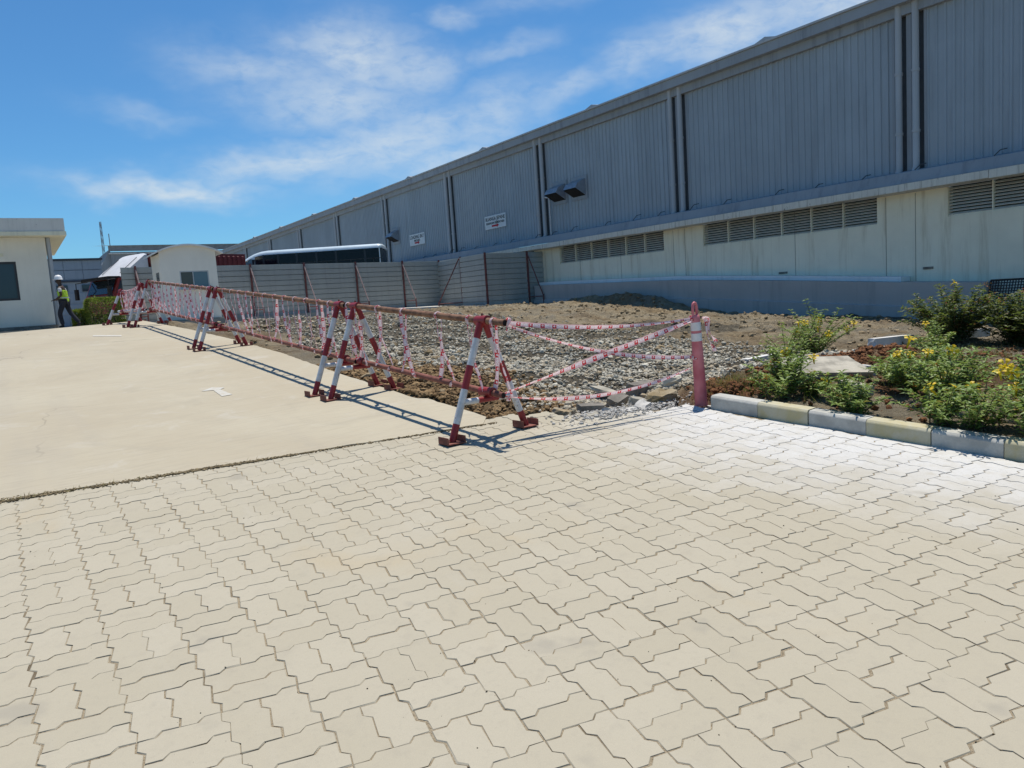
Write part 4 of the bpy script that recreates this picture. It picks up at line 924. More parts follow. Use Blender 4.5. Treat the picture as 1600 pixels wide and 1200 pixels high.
LOUV = mat('louvre_blade', (.78, .71, .60), .6, .1); DARKIN = mat('dark_interior', (.014, .014, .015), .95, .1)
PLINTH = wall_mat('grey_plinth', (.46, .43, .40), (.33, .305, .285)); SKIRT = wall_mat('white_skirting', (.78, .79, .78), (.6, .6, .58))
BAY = 8.07; C0 = 11.07
def warehouse():
    root = empty('warehouse', (20.0, 40.0, .3)); tag(root, 'long grey ribbed metal warehouse with white lower wall on the right', 'building')
    Y0, Y1 = C0 - 2 * BAY, C0 + 9.6 * BAY
    cols = [C0 + BAY * k for k in range(-2, 10)]
    # ribbed cladding, one sheet field per bay
    def clad_mesh(len_):
        n = int(round(len_ / .212)); sp = len_ / n; pr = []
        for k in range(n): u = k * sp; pr += [(u, 0), (u + sp * .62, 0), (u + sp * .70, -.032), (u + sp * .92, -.032)]
        pr.append((len_, 0)); V = [(x, u, z) for z in (4.15, 8.1) for u, x in pr]; m = len(pr)
        me = bpy.data.meshes.new('cladding'); me.from_pydata(V, [], [(i + 1, i, m + i, m + i + 1) for i in range(m - 1)]); me.materials.append(CLAD); me.update(); return me
    ln = BAY - .84; cm = clad_mesh(ln)
    o = root.location
    for c in cols[:-1] + [cols[-1]]:
        L = cm if c < cols[-1] else clad_mesh(Y1 - cols[-1] - .42)
        link('cladding', L, root, (20.0 - o.x, c + .42 - o.y, -o.z))
    for c in cols:
        b = MB(); b.box(20.05, 20.09, c - .44, c + .44, 4.1, 8.1); b.box(19.955, 20.06, c - .45, c - .38, 4.12, 8.1, 1); b.box(19.955, 20.06, c + .38, c + .45, 4.12, 8.1, 1); b.box(19.94, 20.05, c - .07, c + .06, 4.12, 8.1, 1)
        part(b, 'column_recess', [CLADD, TRIM], root, root)
        for d in (-.22, .22):
            b = MB(); b.path([(19.86, c + d, 8.3), (19.86, c + d, 4.25), (19.8, c + d, 4.1)], .085, 14, caps=False)
            dp = part(b, 'downpipe', [PIPEM], root, root, 50)
            for z in (5.1, 6.6): b = MB(); b.tube((19.86, c + d, z), (19.86, c + d, z + .07), .098, n=14); part(b, 'pipe_collar', [PIPEM], dp, root, 50)
    b = MB(); b.box(19.62, 20.0, Y0, Y1, 8.30, 8.58); part(b, 'gutter', [TRIM], root, root)
    b = MB(); b.box(19.84, 20.02, Y0, Y1, 8.06, 8.30); part(b, 'eaves_trim', [TRIM], root, root)
    b = MB(); b.box(19.56, 19.99, Y0, Y1, 8.583, 8.64); part(b, 'gutter_lip', [PIPEM], root, root)
    b = MB(); b.raw([(19.6, Y0, 8.645), (19.6, Y1, 8.645), (46, Y1, 10.9), (46, Y0, 10.9), (72, Y0, 8.6), (72, Y1, 8.6)], [(0, 3, 2, 1), (3, 4, 5, 2)]); part(b, 'roof', [CLAD], root, root)
    for k in range(-1, 8):
        y = C0 + BAY * (k + .52); b = MB(); b.raw([(19.7, y - .55, 8.645), (19.7, y + .55, 8.645), (19.7, y, 8.79), (22.5, y - .55, 8.9), (22.5, y + .55, 8.9), (22.5, y, 9.05)], [(0, 2, 1), (0, 3, 5, 2), (1, 2, 5, 4)]); part(b, 'roof_ridge_vent', [TRIM], root, root)
    # sloped flashing and the slab it drains on
    b = MB(); b.raw([(20.0, Y0, 4.2), (20.0, Y1, 4.2), (19.60, Y1, 4.12), (19.60, Y0, 4.12), (19.52, Y0, 3.83), (19.52, Y1, 3.83)], [(0, 1, 2, 3), (3, 2, 5, 4)]); part(b, 'flashing', [TRIM], root, root)
    b = MB(); y = Y0; r = random.Random(4)
    while y < 30: b.box(19.44 + r.uniform(-.004, .004), 20.02, y, y + 1.99, 3.63 + r.uniform(-.008, .008), 3.815); y += 2.0
    b.box(19.44, 20.02, y, Y1, 3.63, 3.815); part(b, 'canopy_slab', [EDGEW], root, root)
    for y in np.arange(4.5, 40, 1.55):
        y += r.uniform(-.4, .4); s = r.choice((.16, .22, .3)); b = MB(); b.path([(19.66, y, 4.14), (19.72, y - s * .5, 4.14 + s * .55), (19.8, y - s, 4.14 + s * .62)], .014, 5); part(b, 'wire_bracket', [CLADD], root, root)
    # lower wall with louvred openings
    ops = [((c + BAY * .5) - 3.1, (c + BAY * .5) + 3.1) for c in cols[1:5]]
    b = MB(); b.box(20.0, 20.25, Y0, Y1, -1.2, 2.89); part(b, 'lower_wall', [PLASTER], root, root)
    ys = [Y0] + [v for op in ops for v in op] + [Y1]
    for k in range(0, len(ys), 2): b = MB(); b.box(20.0, 20.25, ys[k], ys[k + 1], 2.89, 3.628); part(b, 'pier', [PLASTER], root, root)
    JT = mat('wall_joint', (.22, .2, .17), .9, .2)
    for y in (10.95, 11.75, 19.05, 19.6, 14.6, 22.4, 24.9): b = MB(); b.box(19.994, 20.0, y, y + .011, 1.3, 3.6); part(b, 'wall_joint', [JT], root, root)
    sl = MB(); w = 6.2 / 6 - .028
    m = Matrix.Translation((0, 0, 0)) @ Matrix.Rotation(R(-28), 4, 'Y'); sl.box(-.052, .052, 0, w, -.005, .005, 0, m); slm = sl.mesh('slat', [LOUV])
    for (a, e) in ops:
        b = MB()
        for k in range(7): yy = a + (e - a) * k / 6; b.box(20.03, 20.13, yy - .014, yy + .014, 2.9, 3.625)
        b.box(20.02, 20.14, a, e, 2.892, 2.93); lv = part(b, 'louvre', [PLASTER], root, root)
        bb = MB(); bb.box(20.24, 20.26, a - .05, e + .05, 2.85, 3.65); part(bb, 'dark_backing', [DARKIN], root, root)
        if a > 30: continue
        for k in range(6):
            for j in range(9): link('slat', slm, lv, (20.09 - o.x, a + (e - a) * k / 6 + .014 - o.y, 2.965 + .077 * j - o.z))
    # exhaust hoods
    HM = mat('hood_metal', (.30, .33, .37), .45, .15, 6, metal=.3)
    for y0, y1, z0, z1 in ((25.5, 26.4, 5.5, 6.2), (24.2, 25.1, 5.5, 6.2), (41.7, 42.6, 5.4, 6.1)):
        b = MB(); b.box(19.945, 19.968, y0 - .06, y1 + .06, z0 - .12, z1 + .12); h = part(b, 'exhaust_hood', [TRIM], root, root)
        b = MB(); pr = [(19.94, z1 - .02), (19.55, z1 - .2), (19.42, z0 + .3), (19.94, z0 + .02)]
        vs = [(x, yy, z) for yy in (y0 + .05, y1 - .05) for x, z in pr]
        b.raw(vs, [(0, 4, 5, 1), (1, 5, 6, 2), (0, 1, 2, 3), (7, 6, 5, 4)], 0); b.raw([vs[2], vs[6], vs[7], vs[3]], [(0, 1, 2, 3)], 1); part(b, 'cowl', [HM, DARKIN], h, root)
    b = MB(); b.path([(19.9, 27.1, 5.82), (19.86, 26.9, 5.8), (19.86, 26.62, 5.74), (19.86, 26.6, 5.6), (19.86, 26.6, 4.18)], .03, 8); part(b, 'conduit', [WHT], root, root, 60)
    b = MB(); b.box(19.9, 72, Y1, Y1 + .2, 0, 8.6); part(b, 'end_wall', [CLAD], root, root)
    b = MB(); b.box(19.975, 19.996, 10.5, 10.76, 1.62, 1.68); part(b, 'wall_scar', [DARKCONC], root, root)
    b = MB(); b.box(19.975, 19.996, 14.9, 15.2, 1.78, 1.84); part(b, 'wall_scar', [DARKCONC], root, root)
warehouse()
def plinth():
    root = empty('ramp_wall', (19.3, 18, .4)); tag(root, 'long grey concrete ramp wall at the foot of the warehouse', 'wall')
    T = [(8.95, 1.22), (11.1, 1.335), (15.07, 1.605), (19.0, 1.84), (26.1, 2.05), (27.3, 2.07)]
    b = MB(); b.raw([(x, y, z) for y, t in T for x, z in ((19.3, -.6), (19.3, t), (19.99, t))], [(3 * i + 0, 3 * i + 3, 3 * i + 4, 3 * i + 1) for i in range(5)] + [(3 * i + 1, 3 * i + 4, 3 * i + 5, 3 * i + 2) for i in range(5)]); b.poly([(19.3, 8.95, -.6), (19.3, 8.95, 1.22), (19.99, 8.95, 1.22), (19.99, 8.95, -.6)]); part(b, 'wall_face', [PLINTH], root, root)
    b = MB(); b.raw([(x, y, z) for y, t in T[1:] for x, z in ((19.55, t + .004), (19.55, t + .13), (19.99, t + .13))], [(3 * i + 0, 3 * i + 3, 3 * i + 4, 3 * i + 1) for i in range(4)] + [(3 * i + 1, 3 * i + 4, 3 * i + 5, 3 * i + 2) for i in range(4)]); b.poly([(19.55, 11.1, 1.339), (19.55, 11.1, 1.465), (19.99, 11.1, 1.465), (19.99, 11.1, 1.339)]); part(b, 'skirting', [SKIRT], root, root)
    b = MB(); b.raw([(x, y, z) for y, t in T for x, z in ((19.22, -.6), (19.22, t - .62), (19.298, t - .6))], [(3 * i + 0, 3 * i + 3, 3 * i + 4, 3 * i + 1) for i in range(5)] + [(3 * i + 1, 3 * i + 4, 3 * i + 5, 3 * i + 2) for i in range(5)]); part(b, 'footing', [PLINTH], root, root)
plinth()
def signs():
    SG = mat('sign_board', (.60, .64, .66), .5, .06); TX = mat('sign_text', (.02, .03, .03), .6, .05); RD = mat('sign_arrow_red', (.42, .02, .03), .6, .05)
    def sign(label, ya, yb, z0, z1, lines):
        root = empty('sign', (19.95, (ya + yb) / 2, z0)); tag(root, label, 'sign', 'white direction signs on the warehouse wall')
        b = MB(); b.box(19.925, 19.95, yb, ya, z0, z1); part(b, 'board', [SG], root, root)
        for txt, size, zc in lines:
            cu = bpy.data.curves.new('lettering', 'FONT'); cu.body = txt; cu.size = size; cu.align_x = 'CENTER'; cu.align_y = 'CENTER'; cu.extrude = .002; cu.offset = .004
            t = bpy.data.objects.new('lettering', cu); COL.objects.link(t); bpy.context.view_layer.update()
            me = bpy.data.meshes.new_from_object(t.evaluated_get(bpy.context.evaluated_depsgraph_get())); bpy.data.objects.remove(t)
            me.materials.clear(); me.materials.append(TX); wd = max(v.co.x for v in me.vertices) - min(v.co.x for v in me.vertices)
            k = min(1, (ya - yb) * .92 / wd)
            for v in me.vertices: v.co.x *= k
            # text reads along -y (to the viewer's right), faces -x
            link('lettering', me, root, (-.028, 0, zc - z0), (R(90), 0, R(-90)))
        b = MB(); yc = (ya + yb) / 2; zc = z0 + .13; x = 19.921
        b.raw([(x, yc + .32, zc - .045), (x, yc - .12, zc - .045), (x, yc - .12, zc + .045), (x, yc + .32, zc + .045)], [(0, 1, 2, 3)]); b.raw([(x, yc - .12, zc - .1), (x, yc - .32, zc), (x, yc - .12, zc + .1)], [(0, 1, 2)]); part(b, 'arrow', [RD], root, root)
    sign('white sign with dark lettering and red arrow, right and larger of the two', 32.0, 30.15, 4.97, 5.6, [('BUANGA JEPANE', .235, 5.43), ('BUANGAN SEMENTARA', .15, 5.235)])
    sign('white sign lettered LOADING BAY with red arrow, left and smaller of the two', 40.35, 38.45, 4.97, 5.6, [('LOADING BAY', .27, 5.42), ('INBOUND', .16, 5.22)])
signs()
def grate():
    root = empty('grate', (19.28, 8.6, .35)); tag(root, 'black square mesh grate leaning on the warehouse wall at the right', 'grate'); GM = mat('black_plastic', (.018, .016, .017), .6, .1)
    y0, y1, z0, z1 = 8.02, 8.86, .15, 1.25
    X = lambda z: 19.12 + (z - z0) * .28
    b = MB()
    for k in range(15):
        y = y0 + (y1 - y0) * k / 14; b.tube((X(z0), y + (z0 - .7) * -.06, z0), (X(z1), y, z1), .012, n=6)
    for k in range(18):
        z = z0 + (z1 - z0) * k / 17; b.tube((X(z), y0, z), (X(z), y1, z), .012, n=6)
    part(b, 'mesh_bars', [GM], root, root)
    b = MB()
    for p, q in (((X(z0), y0, z0), (X(z1), y0, z1)), ((X(z0), y1, z0), (X(z1), y1, z1)), ((X(z0), y0, z0), (X(z0), y1, z0)), ((X(z1), y0, z1), (X(z1), y1, z1))): b.tube(p, q, .024, n=6)
    part(b, 'frame', [GM], root, root)
grate()
# ------------------------------------------------------------------ hoarding fence
FEN = wall_mat('grey_hoarding', (.37, .385, .36), (.27, .28, .265), 1.5); OX = mat('red_oxide_steel', (.15, .055, .05), .8, .25, 8, bump=.2)
OXL = mat('worn_oxide_steel', (.34, .24, .22), .75, .25, 8)
def fence():
    root = empty('hoarding_fence', (10.5, 31.7, 1.5)); tag(root, 'grey metal hoarding fence with red-brown posts and props across the yard', 'fence')
    l1 = lambda x: (x, 30.75 + (x - 3.6) * .1326)
    runs = [[l1(x) for x in (3.6, 4.11, 6.25, 8.35, 10.64, 13.05, 15.46, 17.5)], [l1(17.5), (17.12, 29.8), (17.02, 27.55)], [(17.02, 27.55), (19.1, 27.5), (19.97, 27.46)]]
    for ri, run in enumerate(runs):
        for i in range(len(run) - 1):
            A = Vector(run[i] + (0,)); E = Vector(run[i + 1] + (0,)); d = (E - A).normalized(); n = Vector((d.y, -d.x, 0))
            if n.y > 0 and ri != 1: n = -n
            if ri == 1: n = Vector((-abs(d.y), d.x * (1 if d.y < 0 else -1), 0)); n = Vector((-1, 0, 0))
            zb = 1.47 if ri == 0 else 1.33; zt = 3.6 if ri == 0 else 3.55; h = (zt - zb) / 10
            prof = [(-.02, .0), (.04, .0), (.04, h - .024), (-.01, h - .024), (-.01, h), (-.02, h)]
            for k in range(10):
                z = zb + k * h; b = MB(); sag = random.gauss(0, .003)
                b.prism(prof, lambda u, v, e: (A if e == 0 else E) + n * (u + sag) + Vector((0, 0, z + v)) + d * (.03 if e == 0 else -.03)); part(b, 'board', [FEN], root, root)
        for i, p in enumerate(run):
            if (ri == 0 and i == 0) or (ri > 0 and i == 0) or p[0] > 19.9: continue
            P = Vector(p + (0,)); n = Vector((0, -1, 0)) if ri != 1 else Vector((-1, -.3, 0)).normalized(); g = 1.47 if ri == 0 else 1.28
            b = MB(); b.box(P.x - .035, P.x + .035, P.y + n.y * .07 - .03, P.y + n.y * .07 + .03, g, 3.64 if ri == 0 else 3.58); part(b, 'post', [OX], root, root)
            if ri == 1 and i == 2: continue
            t = P + n * .08 + Vector((0, 0, 3.5)); f = P + n * .95 + Vector((.12 if ri != 1 else 0, 0, g + .35)); 
            if ri == 1 and i == 1: f = P + Vector((-.75, .9, g + .3))
            b = MB(); b.tube(t, f, .026, n=6); part(b, 'prop', [OXL if ri == 0 else OX], root, root)
            b = MB(); b.tube(f + Vector((0, 0, .06)), f - Vector((0, 0, .36)), .028, n=6); b.tube((P.x, P.y + n.y * .07, f.z - .02), f - Vector((0, 0, .02)), .02, n=6); part(b, 'prop_foot', [OX], root, root)
    # slab the fence stands on
    TOPC = mat('bright_concrete', (.52, .50, .45), .9, .12, 3, bump=.2)
    pts = [(2.7, 29.0, 1.565), (6.44, 28.9, 1.56), (9.27, 29.9, 1.545), (13.68, 30.7, 1.49), (15.6, 29.6, 1.455), (16.22, 27.6, 1.42), (18.77, 26.2, 1.285), (19.4, 26.1, 1.25), (19.97, 28.2, 1.33), (17.6, 33.5, 1.5), (2.7, 31.8, 1.57)]
    b = MB(); n = len(pts); vs = pts + [(x, y, z - .5) for x, y, z in pts]; b.raw(vs, [tuple(range(n))] + [(n + i, n + (i + 1) % n, (i + 1) % n, i) for i in range(n)]); struct(b.build('fence_slab', TOPC), 'low pale concrete slab under the hoarding fence')
    # far side yard level
    b = MB(); b.box(-14, 19.9, 33.4, 90, 1.3, 1.5); struct(b.build('back_yard', FARGROUND))
fence()
# ------------------------------------------------------------------ guard booth
BOOTHW = wall_mat('booth_panel', (.80, .76, .66), (.64, .61, .54), .8, run=.2); BROOF = mat('booth_roof_sheet', (.70, .70, .68), .5, .06)
def glass_mat(name, col, rough=.05, al=.0):
    m, q = newmat(name); p = q.new('ShaderNodeBsdfPrincipled', {'Base Color': c4(col), 'Roughness': rough, 'Specular IOR Level': .5, 'IOR': 1.45})
    out = p.outputs[0]
    if al:
        t = q.new('ShaderNodeBsdfTransparent', {'Color': c4(tuple(.25 + .6 * x for x in col))}); mx = q.new('ShaderNodeMixShader', {0: al}); q.l.new(out, mx.inputs[1]); q.l.new(t.outputs[0], mx.inputs[2]); out = mx.outputs[0]
    q.l.new(out, q.new('ShaderNodeOutputMaterial').inputs[0]); return m
GL = glass_mat('dark_glass', (.03, .045, .06)); GLB = glass_mat('blue_glass', (.10, .16, .20)); GLN = glass_mat('brown_glass', (.07, .062, .055)); GLT = glass_mat('bus_glass', (.012, .018, .035), .04, .6)
ALU = mat('aluminium_frame', (.45, .46, .47), .45, .08, metal=.4); DKF = mat('dark_frame', (.03, .03, .033), .5, .1)
def booth():
    root = empty('guard_booth', (5.25, 28.1, 1.5)); tag(root, 'small white guard booth with curved roof and sliding window', 'booth')
    x0, x1, y0, y1, zb, zt = 4.38, 6.14, 27.2, 28.9, 1.46, 3.78
    wx0, wx1, wz0, wz1 = 4.95, 5.86, 2.63, 3.19
    t = .06; b = MB()
    b.box(x0, x1, y0, y0 + t, zb, wz0); b.box(x0, wx0, y0, y0 + t, wz0, wz1); b.box(wx1, x1, y0, y0 + t, wz0, wz1); b.box(x0, x1, y0, y0 + t, wz1, zt)
    b.box(x1 - t, x1, y0 + t, y1, zb, zt); b.box(x0, x1 - t, y1 - t, y1, zb, zt)
    b.box(x0, x0 + t, y0 + t, y1 - t, zb, 2.68); b.box(x0, x0 + t, y0 + t, y1 - t, 3.2, zt); b.box(x0, x0 + t, y0 + t, y0 + .35, 2.68, 3.2); b.box(x0, x0 + t, y0 + 1.0, y1 - t, 2.68, 3.2)
    # tympanum under the arched roof
    arc = [(x0 + (x1 - x0) * k / 12, 3.735 + .29 * (1 - (((x1 - x0) * (2 * k / 12 - 1)) / (x1 - x0 + .44)) ** 2)) for k in range(13)]
    for ya, yb in ((y0, y0 + t), (y1 - t, y1)): b.prism([(x0, 3.78), (x1, 3.78)] + [(u, v) for u, v in reversed(arc)], lambda u, v, e: (u, ya if e == 0 else yb, v))
    part(b, 'wall', [BOOTHW], root, root)
    b = MB(); ar = [(x0 - .22 + (x1 - x0 + .44) * k / 16, 3.73 + .29 * (1 - (2 * k / 16 - 1) ** 2)) for k in range(17)]
    for k in range(16):
        (u0, v0), (u1, v1) = ar[k], ar[k + 1]; ya, yb = y0 - .16, y1 + .16
        vs = [(u, y, v + dz) for y in (ya, yb) for (u, v) in ((u0, v0), (u1, v1)) for dz in (0, .05)]
        b.raw(vs, [(0, 2, 3, 1), (4, 5, 7, 6), (1, 3, 7, 5), (0, 4, 6, 2)] + ([(0, 1, 5, 4)] if k == 0 else []) + ([(2, 6, 7, 3)] if k == 15 else []))
    part(b, 'roof', [BROOF], root, root, 30)
    b = MB(); f = .035
    b.box(wx0, wx1, y0 + .005, y0 + .05, wz0, wz0 + f); b.box(wx0, wx1, y0 + .005, y0 + .05, wz1 - f, wz1); b.box(wx0, wx0 + f, y0 + .005, y0 + .05, wz0 + f, wz1 - f); b.box(wx1 - f, wx1, y0 + .005, y0 + .05, wz0 + f, wz1 - f); b.box(5.35, 5.38, y0 + .005, y0 + .05, wz0 + f, wz1 - f)
    w = part(b, 'window', [ALU], root, root)
    b = MB(); b.box(wx0 + f, 5.35, y0 + .03, y0 + .036, wz0 + f, wz1 - f); part(b, 'pane', [GLN], w, root)
    b = MB(); b.box(5.38, wx1 - f, y0 + .022, y0 + .028, wz0 + f, wz1 - f); part(b, 'pane', [GLB], w, root)
    b = MB(); b.box(wx0 - .08, wx1 + .08, y0 - .14, y0 - .002, wz0 - .06, wz0 - .02); part(b, 'sill', [ALU], w, root)
    b = MB(); b.box(x0 + .01, x0 + .02, y0 + .35, y0 + 1.0, 2.68, 3.2); part(b, 'side_window', [GL], root, root)
    b = MB(); b.box(x0 - .05, x1 + .05, y0 - .05, y1 + .05, 1.44, 1.6); part(b, 'base', [OLDCONC], root, root)
booth()
# ------------------------------------------------------------------ left building
def left_building():
    W1 = wall_mat('grey_white_wall', (.76, .72, .61), (.52, .49, .41), 1.2, .0, run=.2); W2 = wall_mat('peeling_fascia', (.62, .61, .56), (.45, .44, .4), 1.0, 1.0); W3 = wall_mat('cream_soffit', (.74, .70, .52), (.55, .5, .38))
    root = empty('gatehouse', (-2.0, 32.0, 1.57)); tag(root, 'flat-roofed white gatehouse cut by the left border', 'building')
    b = MB(); wx0, wx1, wz0, wz1 = -.95, .50, 2.62, 3.92
    b.box(-7, wx0, 31, 31.2, 1.5, 4.72); b.box(wx1, 1.43, 31, 31.2, 1.5, 4.72); b.box(wx0, wx1, 31, 31.2, 1.5, wz0); b.box(wx0, wx1, 31, 31.2, wz1, 4.72); b.box(1.23, 1.43, 31.2, 38, 1.5, 4.72); b.box(-7, 1.23, 37.8, 38, 1.5, 4.72); part(b, 'wall', [W1], root, root)
    b = MB(); b.box(-7.6, 2.03, 30.4, 38.6, 4.86, 5.30); part(b, 'roof_fascia', [W2], root, root)
    b = MB(); b.box(-7.58, 2.06, 30.37, 38.58, 4.723, 4.857); part(b, 'roof_slab', [W3], root, root)
    b = MB(); f = .07
    b.box(wx0, wx1, 31.02, 31.12, wz0, wz0 + f); b.box(wx0, wx1, 31.02, 31.12, wz1 - f, wz1); b.box(wx0, wx0 + f, 31.02, 31.12, wz0, wz1); b.box(wx1 - f, wx1, 31.02, 31.12, wz0 + f, wz1 - f); b.box(-.28, -.22, 31.02, 31.12, wz0 + f, wz1 - f)
    w = part(b, 'window', [DKF], root, root); b = MB(); b.box(wx0 + f, -.28, 31.06, 31.07, wz0 + f, wz1 - f); part(b, 'pane', [GL], w, root); b = MB(); b.box(-.22, wx1 - f, 31.06, 31.07, wz0 + f, wz1 - f); part(b, 'pane', [GL], w, root)
    b = MB(); b.tube((1.52, 31.12, 1.55), (1.52, 31.12, 4.72), .075, n=12); part(b, 'downpipe', [PIPEM], root, root, 40)
    b = MB(); b.box(-.1, .18, 30.98, 31.0, 4.1, 4.2); part(b, 'wall_lamp', [W3], root, root)
    b = MB(); b.box(-7.05, 1.5, 30.93, 31.0, 1.5, 1.72); part(b, 'skirting', [DARKCONC], root, root)
left_building()
# ------------------------------------------------------------------ background buildings
def background():
    BL = wall_mat('blue_panels', (.24, .30, .36), (.18, .23, .28)); DB = mat('dark_band', (.04, .05, .07), .6, .1); FW = wall_mat('far_grey_cladding', (.26, .28, .29), (.2, .21, .22)); FR = mat('far_roof_sheet', (.20, .21, .22), .6, .15, 3)
    root = empty('blue_office', (0, 53.5, 1.5)); tag(root, 'low blue panelled building behind the walking person', 'building')
    b = MB(); b.box(-14, 5.25, 53, 60, 1.4, 5.6); part(b, 'wall', [BL], root, root)
    pm = MB(); pm.cbox(-.485, .485, -.3, .3, 0, .03, .008); pmm = pm.mesh('panel', [BL])
    for i in range(8):
        for z in (2.0, 2.68, 3.36, 4.75, 5.28) : link('panel', pmm, root, (4.7 - i * 1.0, -.5 - .001, z - 1.5), (R(90), 0, 0))
    b = MB(); b.box(-14, 5.3, 52.9, 53, 4.30, 4.40); part(b, 'band', [DB], root, root); b = MB(); b.box(-14, 5.32, 52.85, 60.1, 5.603, 5.7); part(b, 'parapet', [DB], root, root)
    for xa, xb in ((4.05, 5.2), (1.6, 3.3)): b = MB(); b.box(xa, xb, 52.93, 52.99, 3.72, 4.12); part(b, 'window', [GL], root, root)
    root = empty('far_warehouse', (20, 102, 1.5)); tag(root, 'distant grey industrial shed with dark fascia behind the booth', 'building')
    b = MB(); b.box(11.2, 60, 102, 130, 1.0, 10.2); part(b, 'wall', [FW], root, root); b = MB(); b.box(11.0, 60, 101.5, 101.99, 10.3, 10.9); part(b, 'fascia', [FR], root, root)
    
    b = MB(); b.raw([(10.8, 101.3, 10.92), (60, 101.3, 10.92), (60, 118, 12.4), (10.8, 118, 12.4)], [(0, 1, 2, 3)]); part(b, 'roof', [BROOF], root, root)
    b = MB(); b.box(11.0, 60, 101.8, 102, 9.95, 10.1); part(b, 'white_line', [WHT], root, root)
    b = MB(); b.prism([(9.3, 1.4), (11.2, 1.4), (11.2, 10.6), (9.3, 7.2)], lambda u, v, e: (u, 102.2 + 12 * e, v)); part(b, 'lean_to', [FW], root, root)
    b = MB(); b.tube((11.3, 102.5, 10.5), (11.3, 102.5, 12.4), .05, n=5); part(b, 'lightning_rod', [FR], root, root)
    for x in (14.0, 14.7): b = MB(); b.box(x, x + .35, 101.6, 101.9, 8.6, 9.95); part(b, 'bracket', [DB], root, root)
    root = empty('lattice_mast', (17.6, 171, 1)); tag(root, 'thin lattice radio mast far behind the blue building', 'mast'); MM = mat('mast_steel', (.22, .23, .25), .6, .2)
    rad = lambda z: .42 - .012 * (z - 1); cor = lambda k, z: (17.6 + rad(z) * math.cos(2.1 * k + .4), 171 + rad(z) * math.sin(2.1 * k + .4), z)
    for k in range(3): b = MB(); b.tube(cor(k, 1), cor(k, 22), .07, .05, n=5); part(b, 'mast_leg', [MM], root, root)
    b = MB()
    for j in range(14):
        z = 1 + 1.5 * j
        for k in range(3): b.tube(cor(k, z), cor((k + 1) % 3, min(22, z + 1.5)), .035, n=4)
    part(b, 'bracing', [MM], root, root)
background()
